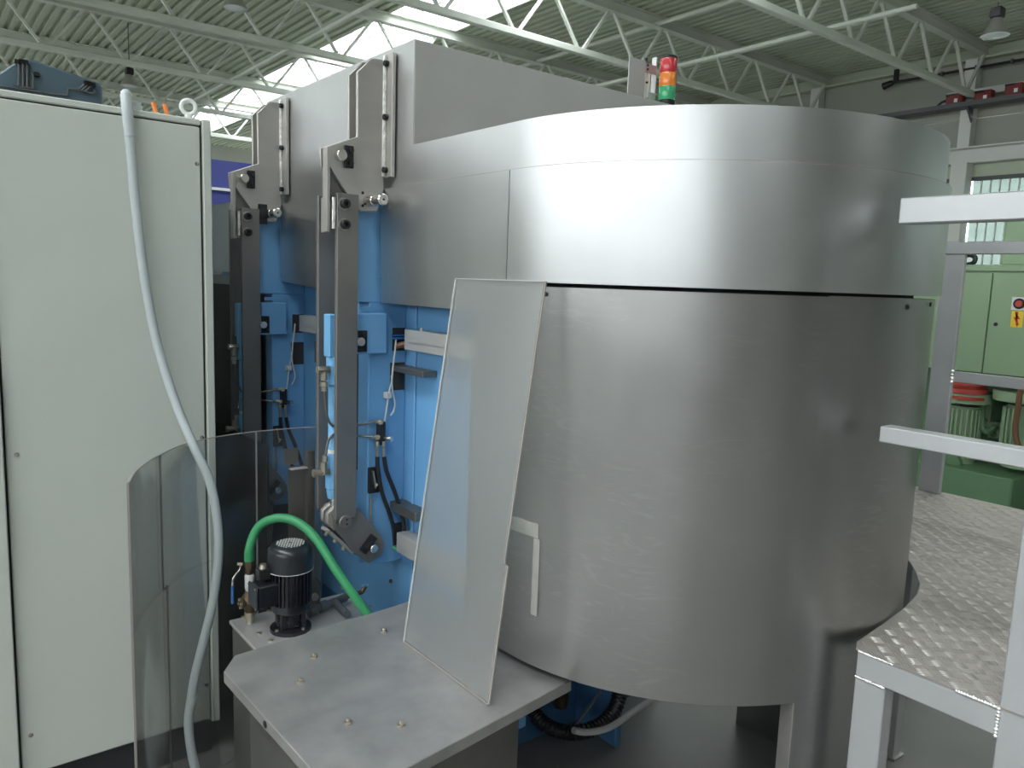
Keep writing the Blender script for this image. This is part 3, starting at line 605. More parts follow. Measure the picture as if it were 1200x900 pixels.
# lifting bracket, arm and cylinder (built once, copied for the far station)
def station():
    F = 2.085                                    # front face of the bracket plate
    def poly(pts, y): return [(PY(a, b, y)[0], PY(a, b, y)[2]) for a, b in pts]
    up = [(419, 84), (436, 68), (449, 70), (449, 207), (450, 221), (442, 248), (422, 248), (407, 227), (386, 194), (385, 171), (419, 160)]
    pl = poly(up, F)
    br = make('lift_bracket', gprism(pl, 'Y', F, F+0.012), M['plate'], mc, bevel=0.0015)
    make('back_plate', gprism(pl, 'Y', F+0.055, F+0.067), M['plate'], br, bevel=0.0015)
    x0 = pl[9][0]
    make('edge_plate', gbox(x0-0.006, x0+0.004, F-0.003, F+0.024, 1.775, pl[9][1]-0.003), M['plate'], br, bevel=0.001)
    make('gusset', gprism([(x0+0.004, pl[8][1]), (x0+0.004, 1.87), (PY(411, 232, F)[0], 1.87)], 'Y', F+0.016, F+0.05), M['bar'], br)
    make('wall_flange', gbox(1.146, 1.1585, F-0.040, F+0.001, 1.944, 2.292), M['plate'], br, bevel=0.0015)
    make('wall_flange', gbox(1.146, 1.1585, F+0.068, F+0.11, 1.944, 2.292), M['plate'], br, bevel=0.0015)
    make('weld_bead', gcyl((1.142, F-0.003, 1.947), (1.142, F-0.003, 2.288), 0.0060, n=8), M['weld'], br)
    for z in (1.965, 2.115, 2.265):
        make('bolt', [gcyl((1.134, F-0.013, z), (1.146, F-0.013, z), 0.0085, n=12)], M['black'], br)
    k = PY(408, 184, F)
    make('keeper_plate', gbox(k[0]-0.014, k[0]+0.014, F-0.008, F, k[2]-0.031, k[2]+0.031), M['black'], br, bevel=0.001)
    for s in (-1, 1): make('keeper_screw', gcyl((k[0]+0.004, F-0.015, k[2]+s*0.018), (k[0]+0.004, F-0.008, k[2]+s*0.018), 0.0075, n=10), M['black'], br)
    p = PY(399, 182, F-0.01); make('pivot_pin', glathe([(0.016, 0), (0.016, 0.022), (0.014, 0.024), (0.002, 0.024)], (p[0], F, p[2]), 20, (0, -1, 0)), M['chrome'], br)
    p = PY(431, 236, F)
    make('stub_pin', glathe([(0.0165, 0), (0.0165, 0.045), (0.0145, 0.047), (0.0145, 0.052), (0.017, 0.054), (0.017, 0.092), (0.014, 0.095), (0.002, 0.095)], (p[0], F, p[2]), 20, (0, -1, 0)), M['chrome'], br)
    make('pin_hole', gcyl((p[0]+0.0, F-0.0297, p[2]), (p[0], F-0.0963, p[2]), 0.003, n=8), M['black'], br)
    for a, b in ((425, 226), (425, 241)):
        q = PY(a, b, F); make('screw', gcyl((q[0], F-0.001, q[2]), (q[0], F+0.002, q[2]), 0.0045, n=10), M['black'], br)
    # arm: two flat bars, spacer and bolts
    X0, X1 = 0.988, 1.055
    ar = make('lift_arm', gbox(X0, X1, F-0.017, F-0.001, 0.925, 1.885), M['bar'], mc, bevel=0.0015)
    make('rear_bar', gbox(X0, X1, 2.195, 2.211, 0.925, 1.885), M['bar'], ar, bevel=0.0015)
    make('head_block', gbox(X0-0.010, X0+0.035, 2.125, 2.155, 1.775, 1.875), M['plate'], ar, bevel=0.001)
    make('weld_bead', gcyl((X0-0.006, F-0.007, 1.785), (X0-0.006, F-0.007, 1.872), 0.0055, n=8), M['weld'], ar)
    for a, b in ((403, 239), (403, 263)):
        q = PY(a, b, F-0.017)
        make('cap_screw', [gcyl((q[0], F-0.020, q[2]), (q[0], F-0.017, q[2]), 0.0175, n=18)], M['plate'], ar)
        make('cap_screw_head', [glathe([(0.0135, 0), (0.0135, 0.013), (0.0115, 0.015), (0.006, 0.015), (0.006, 0.008), (0.001, 0.008)], (q[0], F-0.020, q[2]), 16, (0, -1, 0))], M['black'], ar)
    lk = poly([(420, 596), (447, 628), (450.5, 637), (449, 646), (443, 654), (432, 660), (411, 644), (394, 621), (391, 606), (397, 598)], 2.09)
    make('link_plate', gprism(lk, 'Y', 2.090, 2.104), M['bar'], ar, bevel=0.0015)
    make('link_plate', gprism(lk, 'Y', 2.172, 2.186), M['bar'], ar, bevel=0.0015)
    q = PY(404, 611, F-0.017)
    make('pivot_disc', glathe([(0.0205, 0), (0.0205, 0.006), (0.0185, 0.008), (0.002, 0.008)], (q[0], F-0.017, q[2]), 24, (0, -1, 0)), M['bar'], ar)
    make('pivot_shaft', gcyl((q[0], F, q[2]), (q[0], 2.195, q[2]), 0.019, n=18), M['bar'], ar)
    for s in (-1, 1): make('disc_screw', gcyl((q[0]+0.003, F-0.0265, q[2]+s*0.007), (q[0]+0.003, F-0.0245, q[2]+s*0.007), 0.0032, n=8), M['seam'], ar)
    make('fork_block', [gprism(poly([(377, 598), (391, 585), (396, 592), (396, 612), (384, 618), (377, 610)], 2.15), 'Y', 2.143, 2.160), gprism(poly([(377, 598), (391, 585), (396, 592), (396, 612), (384, 618), (377, 610)], 2.15), 'Y', 2.108, 2.125)], M['plate'], ar, bevel=0.0015)
    b0 = PY(388, 623, 2.10)
    make('stop_bar', gbar(PY(381, 620, 2.12), PY(410, 645, 2.12), 0.05, 0.010), M['plate'], ar)
    for a, b in ((382, 626), (392.5, 634), (402, 643)):
        q = PY(a, b, 2.105); make('stop_screw', [gcyl((q[0]+0.006, q[1], q[2]+0.012), (q[0]-0.002, q[1], q[2]-0.004), 0.0055, n=8)], M['nickel'], ar)
    kp = PY(433, 638, 2.09)
    make('link_keeper', gbar((kp[0]-0.026, 2.086, kp[2]-0.018), (kp[0]+0.014, 2.086, kp[2]+0.026), 0.008, 0.026), M['black'], ar)
    q = PY(438.5, 643, 2.07); make('link_pin', glathe([(0.0135, 0), (0.0135, 0.022), (0.0115, 0.024), (0.002, 0.024)], (q[0], 2.09, q[2]), 18, (0, -1, 0)), M['chrome'], ar)
    # hydraulic cylinder between the bars
    ax, ay = 1.016, 2.142
    def zz(y): return PY(392, y, ay)[2]
    hy = make('hydraulic_cylinder', glathe([(0.002, zz(583)), (0.019, zz(583)), (0.022, zz(577)), (0.0225, zz(572)), (0.026, zz(571)), (0.025, zz(537)), (0.023, zz(533)), (0.018, zz(530)), (0.018, zz(452)), (0.024, zz(450)), (0.024, zz(418)), (0.018, zz(416)), (0.014, zz(370)), (0.002, zz(370))], (ax, ay, 0), 24), M['cyl'], mc)
    make('rod_eye', gbox(ax-0.026, ax+0.0, ay-0.02, ay+0.02, zz(418), zz(368)), M['cyl'], hy, bevel=0.003)
    make('white_band', gcyl((ax, ay, zz(533)), (ax, ay, zz(526)), 0.0187, n=24), M['white'], hy)
    make('rod', gcyl((ax, ay, zz(600)), (ax, ay, zz(583)), 0.012, n=14), M['chrome'], hy)
    yf = 2.125
    e = PY(380, 434, yf)
    make('elbow_fitting', [gcyl((e[0]-0.022, yf, e[2]+0.002), (e[0]+0.015, yf, e[2]+0.002), 0.0115, n=6), gcyl((e[0]-0.001, yf, e[2]), (e[0]-0.001, yf, e[2]-0.03), 0.010, n=6), gcyl((e[0]-0.001, yf, e[2]-0.034), (e[0]-0.001, yf, e[2]-0.048), 0.0115, n=6), gcyl((e[0]-0.001, yf, e[2]-0.05), (e[0]-0.001, yf, e[2]-0.062), 0.009, n=6)], M['nickel'], hy)
    make('oil_line', gtube([PY(380, 455, yf), PY(381.5, 475, yf), PY(384, 490, yf), PY(390, 499, yf), PY(400, 500, yf), PY(420, 498, yf), PY(440, 494, 2.105)], 0.0038, 8), M['tankm'], hy)
    e = PY(379, 551, yf)
    make('elbow_fitting', [gcyl((e[0]-0.028, yf, e[2]-0.006), (e[0]+0.018, yf, e[2]-0.006), 0.010, n=6), gcyl((e[0], yf, e[2]-0.012), (e[0], yf, e[2]+0.024), 0.011, n=6), gcyl((e[0]+0.004, yf, e[2]+0.026), (e[0]+0.006, yf, e[2]+0.044), 0.009, n=6), glathe([(0.002, 0), (0.012, 0), (0.012, 0.010), (0.002, 0.010)], (e[0]-0.033, yf, e[2]-0.006), 10, (1, 0, 0))], M['nickel'], hy)
    make('oil_line', gtube([PY(381, 538, yf), PY(383, 524, yf), PY(386, 514, yf), PY(392, 509, yf), PY(402, 509, yf), PY(422, 511, yf), PY(438, 512, 2.105)], 0.0038, 8), M['tankm'], hy)
    # hose valve on the column
    yv = 2.106
    v = PY(446.5, 507, yv)
    va = make('hose_valve', gbox(v[0]-0.011, v[0]+0.011, yv-0.010, yv+0.012, PY(446, 521, yv)[2], PY(446, 494, yv)[2]), M['black'], mc, bevel=0.002)
    for a, b, c_, d_ in ((440, 494, 449, 494), (436, 512, 445, 512)):
        make('union', [gcyl(PY(a, b, yv), PY(c_, d_, yv-0.006), 0.0065, n=6), gcyl(PY(a+6, b-2, yv-0.006), PY(a+6, b+3, yv-0.006), 0.0075, n=6)], M['nickel'], va)
    make('knob', glathe([(0.005, 0), (0.0075, 0.004), (0.0075, 0.02), (0.009, 0.022), (0.009, 0.03), (0.006, 0.031), (0.002, 0.029)], PY(450, 513, yv-0.01), 14, (0.5, -1, 0)), M['chrome'], va)
    for a in (442, 449.5):
        make('ferrule', [gcyl(PY(a, 517, yv-0.008), PY(a, 523, yv-0.008), 0.0065, n=6), gcyl(PY(a-0.3, 524, yv-0.008), PY(a+0.6, 537, yv-0.008), 0.0050, n=10)], M['nickel'], va)
    make('black_hose', gtube([PY(442.3, 535, yv-.008), PY(443, 550, yv-.010), PY(448, 578, yv-.014), (PY(456, 600, yv-.02)), PY(461, 618, yv-.02), PY(463, 638, yv-.012)], 0.0068, 10), M['rubber'], va)
    make('black_hose', gtube([PY(450, 535, yv-.008), PY(453, 552, yv-.012), PY(462, 575, yv-.02), PY(470, 600, yv-.028), PY(474, 620, yv-.028), PY(472, 638, yv-.02)], 0.0068, 10), M['rubber'], va)
    make('latch', gbox(PY(433, 545, yv)[0], PY(446, 545, yv)[0], 2.108, 2.12, PY(440, 578, yv)[2], PY(440, 548, yv)[2]), M['black'], va, bevel=0.002)
    make('latch_lever', [gbar(PY(437, 552, 2.104), PY(440, 572, 2.104), 0.008, 0.004), gcyl(PY(441, 568, 2.106), PY(441, 568, 2.100), 0.005, n=10)], M['nickel'], va)
    make('guide_rod', gcyl(PY(434.5, 582, 2.112), PY(435, 622, 2.112), 0.0035, n=8), M['nickel'], va)
    # signal cable
    cb = make('signal_cable', gtube([PY(464, 398, yv), PY(463, 410, yv-.006), PY(460.5, 430, yv-.006), PY(459, 447, yv-.006), PY(456, 460, yv-.004), PY(453, 480, yv-.004), PY(451, 494, yv)], 0.0030, 8), M['cable'], mc)
    make('cable_tail', gtube([PY(459, 440, yv-.006), PY(460, 458, yv-.006), PY(463, 472, yv-.004), PY(461.5, 481, yv-.002), PY(458, 487, yv-.001)], 0.0028, 8), M['cable'], cb)
    q = PY(454.5, 463, yv); make('cable_clip', gbox(q[0]-0.009, q[0]+0.009, yv-0.010, yv+0.014, q[2]-0.010, q[2]+0.010), M['cable'], cb, bevel=0.002)
    return [br, ar, hy, va, cb]
for o in station():
    c2 = copy_tree(o, mc); c2.location.y += 0.785
    if 'bracket' in o.name:
        q = PY(307.5, 251, 2.87); make('keeper_plate', gbox(q[0]-0.016, q[0]+0.016, 2.862, 2.870, q[2]-0.036, q[2]+0.036), M['black'], mc, bevel=0.001)

# hoses under the drum
hz = thing('suction_hose', (1.7, 1.8, 0.2), 'dark ribbed suction hose looping below the drum', 'hose')
make('ribbed_hose', gtube([PY(618, 812, 1.93), PY(628, 838, 1.88), PY(650, 855, 1.80), PY(680, 858, 1.74), PY(706, 848, 1.72), PY(722, 828, 1.73), PY(727, 800, 1.76), PY(727, 770, 1.80)], 0.027, 14, 6, rings=0.006), M['rubber'], hz)
tag(make('grey_cable', gtube([PY(672, 856, 1.67), PY(690, 858, 1.66), PY(715, 852, 1.64), PY(745, 832, 1.66), PY(765, 818, 1.70), PY(775, 800, 1.74)], 0.011, 10), M['cable'], loc=PY(690, 858, 1.70)), 'thick grey cable hanging below the drum beside the ribbed hose', 'cable')
tag(make('steel_rod', gcyl(PY(672, 852, 1.80), PY(708, 805, 1.86), 0.006, n=8), M['plate'], loc=PY(672, 852, 1.80)), 'thin slanted steel rod behind the ribbed hose', 'rod')
tag(make('filter_bowl', glathe([(0.002, 0), (0.022, 0.004), (0.026, 0.02), (0.026, 0.07), (0.018, 0.075), (0.018, 0.16), (0.002, 0.16)], PY(657, 829, 1.94), 16), M['brass'], loc=PY(657, 829, 1.94)), 'dull brown filter bowl under the drum behind the table', 'filter')

# signal tower and sensor bracket on the steel box
BT = 2.3125
q = PZ(785, 119.5, BT); q = (q[0]+0.05, q[1]+0.06, BT); st = thing('signal_tower', q, 'signal tower with red, orange and green lenses', 'signal light')
s = 0.00312; r = 0.031
zs = [0.0, 0.022, 0.070, 0.118, 0.168, 0.178]
make('base', gcyl(q, (q[0], q[1], BT+zs[1]), r*0.98, n=24), M['black'], st, bevel=0.002)
for a, b, m_, nm in ((1, 2, 'lg', 'green_lens'), (2, 3, 'lo', 'orange_lens'), (3, 4, 'lr', 'red_lens')):
    n = 28; v = []
    prof = [(r*0.96, zs[a]), (r, zs[a]+0.003), (r, zs[b]-0.003), (r*0.96, zs[b])]
    make(nm, glathe(prof, q, n), M[m_], st)
make('cap', glathe([(r, zs[4]), (r, zs[4]+0.006), (r*0.92, zs[5]), (0.002, zs[5]+0.001)], q, 24), M['black'], st)
y0 = 2.02
def b2(x, y): p = PY(x, y, y0); return p[0], p[2]
sb = thing('sensor_bracket', (b2(752, 110)[0], y0, BT), 'steel plate and white slotted profile standing on the steel box', 'bracket')
xa, za = b2(738, 66); xb, _ = b2(757, 68); xc, _ = b2(773, 66); zc = PY(765, 64, y0)[2]
make('plate', gbox(xa, xb, y0, y0+0.004, BT, za), M['panel'], sb)
make('profile', [gbox(xb+0.003, xb+0.020, y0+0.01, y0+0.03, BT, za-0.002), gbox(xb+0.028, xb+0.040, y0+0.01, y0+0.03, BT+0.03, za-0.002), gbox(xc-0.006, xc, y0+0.01, y0+0.03, BT+0.03, zc)], M['white'], sb)
make('cross_piece', gbox(xb+0.003, xc-0.006, y0+0.006, y0+0.010, za-0.035, za-0.004), M['alu'], sb)
make('knob', gcyl((xb+0.002, y0, za+0.001), (xb+0.002, y0, za+0.011), 0.005, n=8), M['black'], sb)
for dz in (0.010, 0.024, 0.07): make('screw', gcyl((xb+0.018, y0+0.003, za-dz), (xb+0.018, y0+0.008, za-dz), 0.004, n=8), M['black'], sb)
make('lower_plate', gbox(xb+0.022, xb+0.055, y0-0.004, y0, BT, BT+0.045), M['panel'], sb)

# ================================================================== STEEL TABLE
TZ = 0.70
tp = [PZ(x, y, TZ)[:2] for x, y in ((262, 787), (275, 768), (475, 706), (670, 797), (400, 941))]
e = 1.235
far = (e, tp[1][1]+(tp[2][1]-tp[1][1])*(e-tp[1][0])/(tp[2][0]-tp[1][0]))
top = [tp[0], tp[1], far, tp[3], tp[4]]
tb = thing('steel_table', (0.9, 1.55, 0), 'low steel table with scratched flat top in front of the drum', 'table')
make('tabletop', gprism(top, 'Z', TZ-0.028, TZ), M['table'], tb, bevel=0.0015)
make('cabinet_body', gprism([(0.63, 1.80), (1.10, 1.82), (1.115, 1.33), (0.58, 1.255)], 'Z', 0.03, TZ-0.028), M['tankm'], tb, bevel=0.003)
make('foot_frame', gprism([(0.65, 1.78), (1.08, 1.80), (1.095, 1.35), (0.60, 1.28)], 'Z', 0.0, 0.03), M['black'], tb)
for x, y in ((450, 740), (368, 770), (352, 799), (408, 847), (470, 850)):
    p = PZ(x, y, TZ); make('hold_down_screw', [gcyl((p[0], p[1], TZ), (p[0], p[1], TZ+0.003), 0.009, n=10), gcyl((p[0], p[1], TZ+0.003), (p[0]+0.002, p[1], TZ+0.009), 0.005, n=8)], M['nickel'], tb)
a = Vector((*tp[0], 0)); b = Vector((*tp[4], 0)); m_ = a.lerp(b, 0.42); nn = Vector((-(b-a).y, (b-a).x, 0)).normalized()
nn = nn if nn.x < 0 else -nn
make('edge_screw', gcyl((m_.x-nn.x*.004, m_.y-nn.y*.004, TZ-0.014), (m_.x+nn.x*0.002, m_.y+nn.y*0.002, TZ-0.014), 0.008, n=12), M['black'], tb)

# ================================================================== COOLANT TANK + PUMP
KZ = 0.60
tk = thing('coolant_tank', (0.93, 2.1, 0), 'grey steel coolant tank between table and blue frame', 'tank')
make('tank_body', gbox(0.742, 1.105, 1.93, 2.265, 0, KZ-0.012), M['tankm'], tk, bevel=0.003)
ld = make('lid', gbox(0.735, 1.112, 1.925, 2.272, KZ-0.012, KZ), M['panel'], tk, bevel=0.002)
for x, y in ((285, 724), (317, 751), (315, 717), (304, 743), (434, 711), (401, 690), (366, 705)):
    p = PZ(x, y, KZ)
    make('lid_screw', gcyl((p[0], p[1], KZ), (p[0], p[1], KZ+0.005), 0.0065, n=8), M['nickel'], ld)
mx, my = 0.866, 2.115
pm = thing('coolant_pump', (mx, my, KZ), 'black electric coolant pump motor standing on the tank', 'pump')
make('flange', glathe([(0.002, 0), (0.060, 0), (0.060, 0.010), (0.054, 0.012), (0.044, 0.014), (0.002, 0.014)], (mx, my, KZ), 32), M['motor'], pm)
for i in range(4):
    an = math.radians(20+90*i); make('flange_screw', gcyl((mx+0.052*math.cos(an), my+0.052*math.sin(an), KZ+.010), (mx+0.052*math.cos(an), my+0.052*math.sin(an), KZ+0.017), 0.005, n=8), M['nickel'], pm)
make('lantern', [glathe([(0.030, 0.012), (0.030, 0.066), (0.002, 0.066)], (mx, my, KZ), 20)]+[gbox(mx+0.042*math.cos(t)-0.007, mx+0.042*math.cos(t)+0.007, my+0.042*math.sin(t)-0.007, my+0.042*math.sin(t)+0.007, KZ+0.012, KZ+0.066) for t in (0.6, 2.2, 3.8, 5.3)], M['motor'], pm)
lat = []
for i in range(26):
    t = 2*math.pi*i/26
    for s in (-1, 1): lat.append(gbar((mx+0.040*math.cos(t), my+0.040*math.sin(t), KZ+0.018), (mx+0.040*math.cos(t+s*0.5), my+0.040*math.sin(t+s*0.5), KZ+0.056), 0.002, 0.002))
make('mesh_guard', lat, M['motor'], pm, smooth=False)
body = [glathe([(0.002, 0.064), (0.054, 0.064), (0.056, 0.075), (0.052, 0.085), (0.052, 0.190), (0.002, 0.190)], (mx, my, KZ), 36)]
for i in range(30):
    t = 2*math.pi*i/30; u = Vector((math.cos(t), math.sin(t), 0)); w_ = Vector((-u.y, u.x, 0))*0.0016; c_ = Vector((mx, my, KZ)); v = []
    for zq in (0.088, 0.186):
        for rr in (0.050, 0.061):
            for sg in (-1, 1): v.append(tuple(c_+u*rr+w_*sg+Vector((0, 0, zq))))
    body.append((v, [(0,1,3,2),(4,6,7,5),(0,4,5,1),(2,3,7,6),(0,2,6,4),(1,5,7,3)]))
make('finned_body', body, M['motor'], pm)
fc = make('fan_cover', glathe([(0.060, 0.186), (0.0655, 0.188), (0.0655, 0.238), (0.063, 0.252), (0.055, 0.262), (0.045, 0.266), (0.002, 0.267)], (mx, my, KZ), 40), M['motor'], pm)
make('cover_ring', gtorus((mx, my, KZ+0.189), 0.0655, 0.0012, (0, 0, 1), 36, 6), M['cable'], fc)
holes = []
for i in range(-5, 6):
    for j in range(-5, 6):
        x, y = i*0.0085+(j % 2)*0.00425, j*0.0075
        if 0.006 < math.hypot(x, y) < 0.042: holes.append(gcyl((mx+x, my+y, KZ+0.2662-0.0015*(math.hypot(x, y) > 0.033)), (mx+x, my+y, KZ+0.2683-0.0010*(math.hypot(x, y) > 0.036)), 0.0028, n=6))
make('vent_hole', holes, M['cable'], fc, smooth=False)['kind'] = 'stuff'
tbx = make('terminal_box', gbox(mx-0.108, mx-0.048, my-0.033, my+0.030, KZ+0.096, KZ+0.162), M['motor'], pm, bevel=0.004)
make('box_lid', gbox(mx-0.116, mx-0.108, my-0.035, my+0.032, KZ+0.094, KZ+0.164), M['motor'], tbx, bevel=0.003)
for y in (-0.029, 0.026):
    for z in (0.099, 0.158): make('lid_screw', gcyl((mx-0.118, my+y, KZ+z), (mx-0.116, my+y, KZ+z), 0.003, n=8), M['chrome'], tbx)
make('plug', [gbox(mx-0.098, mx-0.064, my-0.012, my+0.020, KZ+0.172, KZ+0.205), gcyl((mx-0.081, my+0.004, KZ+0.160), (mx-0.081, my+0.004, KZ+0.174), 0.012, n=12)], M['black'], tbx, bevel=0.002)
make('plug_cap', gcyl((mx-0.081, my+0.004, KZ+0.205), (mx-0.081, my+0.004, KZ+0.217), 0.012, 0.009, n=14), M['nickel'], tbx)
# valve stack
vq = PZ(293, 730, KZ); vx, vy = vq[0], vq[1]
vs = thing('ball_valve_stack', (vx, vy, KZ), 'brass valve stack with blue lever beside the pump', 'valve')
make('nipple', glathe([(0.002, 0), (0.012, 0), (0.012, 0.016), (0.016, 0.018), (0.016, 0.036), (0.012, 0.038), (0.002, 0.038)], (vx, vy, KZ), 16), M['nickel'], vs)
make('check_valve', [glathe([(0.002, 0.036), (0.014, 0.036), (0.018, 0.050), (0.024, 0.060), (0.024, 0.082), (0.016, 0.094), (0.013, 0.104), (0.002, 0.104)], (vx, vy, KZ), 20), gcyl((vx-0.03, vy-0.004, KZ+0.07), (vx+0.02, vy+0.004, KZ+0.07), 0.017, n=14)], M['brass'], vs)
for t in (0.3, 1.9, 3.4, 5.0): make('body_screw', gcyl((vx-0.034, vy-0.004+0.012*math.sin(t), KZ+0.07+0.012*math.cos(t)), (vx-0.028, vy-0.004+0.012*math.sin(t), KZ+0.07+0.012*math.cos(t)), 0.004, n=8), M['nickel'], vs)
make('valve_body', glathe([(0.002, 0.104), (0.012, 0.104), (0.014, 0.110), (0.0145, 0.150), (0.012, 0.155), (0.002, 0.155)], (vx, vy, KZ), 16), M['cable'], vs)
make('hex_union', [glathe([(0.002, 0.155), (0.010, 0.155), (0.012, 0.160), (0.012, 0.175), (0.002, 0.175)], (vx, vy, KZ), 16), gcyl((vx, vy, KZ+0.175), (vx, vy, KZ+0.196), 0.0145, n=6)], M['brass'], vs)
lv = make('lever', gtube([PY(287, 661, vy-.004), PY(282, 661, vy-.01), PY(281.5, 667, vy-.01), PY(273, 678, vy-.01), PY(272.5, 692, vy-.01)], 0.0028, 8, 2), M['chrome'], vs)
make('lever_sleeve', gtube([PY(272.6, 687, vy-.01), PY(272.6, 707, vy-.01)], 0.0042, 10, 1), M['bluep'], lv)
make('lever_nut', gcyl(PY(284, 661, vy-.014), PY(278, 661, vy-.010), 0.005, n=6), M['nickel'], lv)
# green hose
gp_ = [(vx, vy, KZ+0.1965), (vx+0.001, vy, KZ+0.235), PY(300, 622, 2.22), PY(312, 611, 2.20), PY(330, 607, 2.17), PY(350, 613, 2.13), PY(370, 631, 2.08), PY(392, 665, 2.02), PY(412, 694, 1.975), PY(432, 722, 1.935), PY(446, 745, 1.90)]
gh = thing('coolant_hose', (vx, vy, KZ+0.19), 'bright green hose arching from the valve over the pump', 'hose')
make('hose', gtube(gp_, 0.0135, 14, 8), M['green'], gh)
make('hose_end', gcyl((vx, vy, KZ+0.1965), (vx, vy, KZ+0.226), 0.0150, n=16), M['green'], gh)
# grey drain pipe
dp = thing('drain_pipe', PZ(385, 712, KZ), 'dark grey plastic drain pipe lying on the tank lid', 'pipe')
dz = KZ+0.022
def kz(x, y): p = PZ(x, y, dz); return p
make('pipe_run', gtube([kz(362, 716), kz(385, 708), kz(405, 700)], 0.013, 12, 2), M['pvc'], dp)
make('coupling', gcyl(kz(374, 712), kz(382, 709), 0.0175, n=14), M['pvc'], dp)
make('coupling', gcyl(kz(362, 717), kz(368, 715), 0.018, n=14), M['pvc'], dp)
make('branch', gcyl(kz(393, 706), (kz(407, 718)[0], kz(407, 718)[1], dz-0.004), 0.0115, n=12), M['pvc'], dp)
tpq = kz(405, 700)
tpd = make('drain_tap', [gcyl(tpq, kz(424, 694), 0.007, n=10), gcyl(kz(424, 694), (kz(428, 693)[0], kz(428, 693)[1], dz+0.018), 0.008, n=10)], M['brass'], dp)
q = kz(427, 693); make('tap_handle', gbox(q[0]-0.010, q[0]+0.012, q[1]-0.003, q[1]+0.003, dz+0.018, dz+0.023), M['cyl'], tpd)
# holder post behind the pump
hp = thing('holder_post', (0.95, 2.24, KZ), 'grey steel holder post with angled top plate behind the pump', 'post')
yh = 2.235
def hb(x, y): p = PY(x, y, yh); return p[0], p[2]
xa, zA = hb(345, 548); xb, _ = hb(368, 600); x2, zB = hb(360, 529)
make('channel', [gbox(xa-0.012, xb, yh+0.018, yh+0.021, KZ, zA), gbox(x2, xb, yh-0.004, yh+0.018, KZ, zB)], M['tankm'], hp)
make('top_plate', gbox(hb(335, 530)[0], hb(351, 530)[0], yh+0.010, yh+0.014, hb(335, 546)[1], hb(345, 526)[1]), M['tankm'], hp)
make('angle_lip', gbox(hb(340, 548)[0], hb(359, 548)[0], yh-0.012, yh+0.010, hb(350, 548)[1]-0.003, hb(350, 548)[1]), M['panel'], hp)
make('foot_gusset', gprism([(xb, KZ), (xb+0.022, KZ), (xb+0.022, KZ+0.05), (xb, KZ+0.10)], 'Y', yh, yh+0.003), M['tankm'], hp)
make('foot_nut', [gcyl((xb+0.0, yh-0.012, KZ+0.03), (xb+0.0, yh, KZ+0.03), 0.013, n=6)], M['plate'], hp)

# ================================================================== CURVED CLEAR GUARD
GZ = 1.13
gpx = [PZ(x, y, GZ)[:2] for x, y in ((149, 566), (157, 553), (170, 543), (187, 533), (215, 521), (255, 512), (300, 506), (345, 502), (377, 500))]
gpath = [tuple(p)[:2] for p in smooth_path([(a, b, 0) for a, b in gpx], 5)]
cut = 15
gd = thing('curved_guard', (gpath[20][0], gpath[20][1], 0), 'curved clear plastic guard sheet standing before the cabinet', 'guard')
make('guard_sheet', [gsheet(gpath[:cut+1], 0.73, GZ, 0.005)], M['guard'], gd)
make('guard_sheet', [gsheet(gpath[:cut+2], 0.0, 0.729, 0.005)], M['guard'], gd)
make('guard_sheet', [gsheet([Vector(gpath[cut]).lerp(Vector(gpath[cut+1]), 0.2)]+gpath[cut+1:], 0.73, GZ, 0.005)], M['guard'], gd)
make('guard_sheet', [gsheet([Vector(gpath[cut+1]).lerp(Vector(gpath[cut+2]), 0.2)]+gpath[cut+2:], 0.0, 0.729, 0.005)], M['guard'], gd)
def strip(i, z0, z1, m_, w_=0.003, nm='sheet_edge'):
    p = gpath[i]; return make(nm, gbox(p[0]-w_/2, p[0]+w_/2, p[1]-0.004, p[1]+0.002, z0, z1), M[m_], gd)
strip(0, 0, GZ, 'edge', 0.005); strip(cut, 0.73, GZ, 'edged', 0.0035); strip(cut+1, 0, 0.73, 'edged', 0.0025)
make('sheet_edge', gsheet(gpath[cut:cut+2], 0.728, 0.732, 0.005), M['edged'], gd)
make('top_edge', gsheet(gpath, GZ, GZ+0.0025, 0.005), M['edge'], gd)
strip(30, 0, GZ, 'cable', 0.004, 'joint_strip')

# ================================================================== FROSTED PANEL LEANING ON THE HOOD
fp = thing('frosted_panel', (1.0, 1.49, TZ), 'frosted clear plastic panel leaning against the hood on the table', 'panel')
XT, XB = 1.133, 0.993
zt = 1.655
def lean(z): return XB+(XT-XB)*(z-TZ)/(zt-TZ)
yl0, yl1 = PX(472, 755, XB)[1], PX(533, 326, XT)[1]
yr0, yr1 = PX(571, 824, XB)[1], PX(638, 330, XT)[1]
zs_ = 1.02
def yr(z): t = (z-TZ)/(zt-TZ); return yr0+(yr1-yr0)*t
o_ = 0.012
poly = [(yl0, TZ+0.003), (yl1, zt), (yr1, zt), (yr(zs_)+o_, zs_+0.10), (yr(zs_)+o_, zs_), (yr(zs_)-0.002, zs_-0.004), (yr0, TZ+0.003)]
n = len(poly); th = 0.006
v = [(lean(z), y, z) for y, z in poly]+[(lean(z)+th, y, z) for y, z in poly]
make('sheet', (v, [tuple(range(n)), tuple(range(2*n-1, n-1, -1))]+[(i, i+n, (i+1) % n+n, (i+1) % n) for i in range(n)]), M['frost'], fp, smooth=False)
for i in (2, 3, 5, 6):
    a = v[i]; b = v[(i+1) % n]
    make('cut_edge', gbar((a[0]+th/2, a[1], a[2]), (b[0]+th/2, b[1], b[2]), th+0.001, 0.003), M['edge'], fp, smooth=False)
for i in (0, 1):
    a = v[i]; b = v[i+1]; make('cut_edge', gbar((a[0]+th/2, a[1], a[2]), (b[0]+th/2, b[1], b[2]), th+0.001, 0.0016), M['cable'], fp, smooth=False)

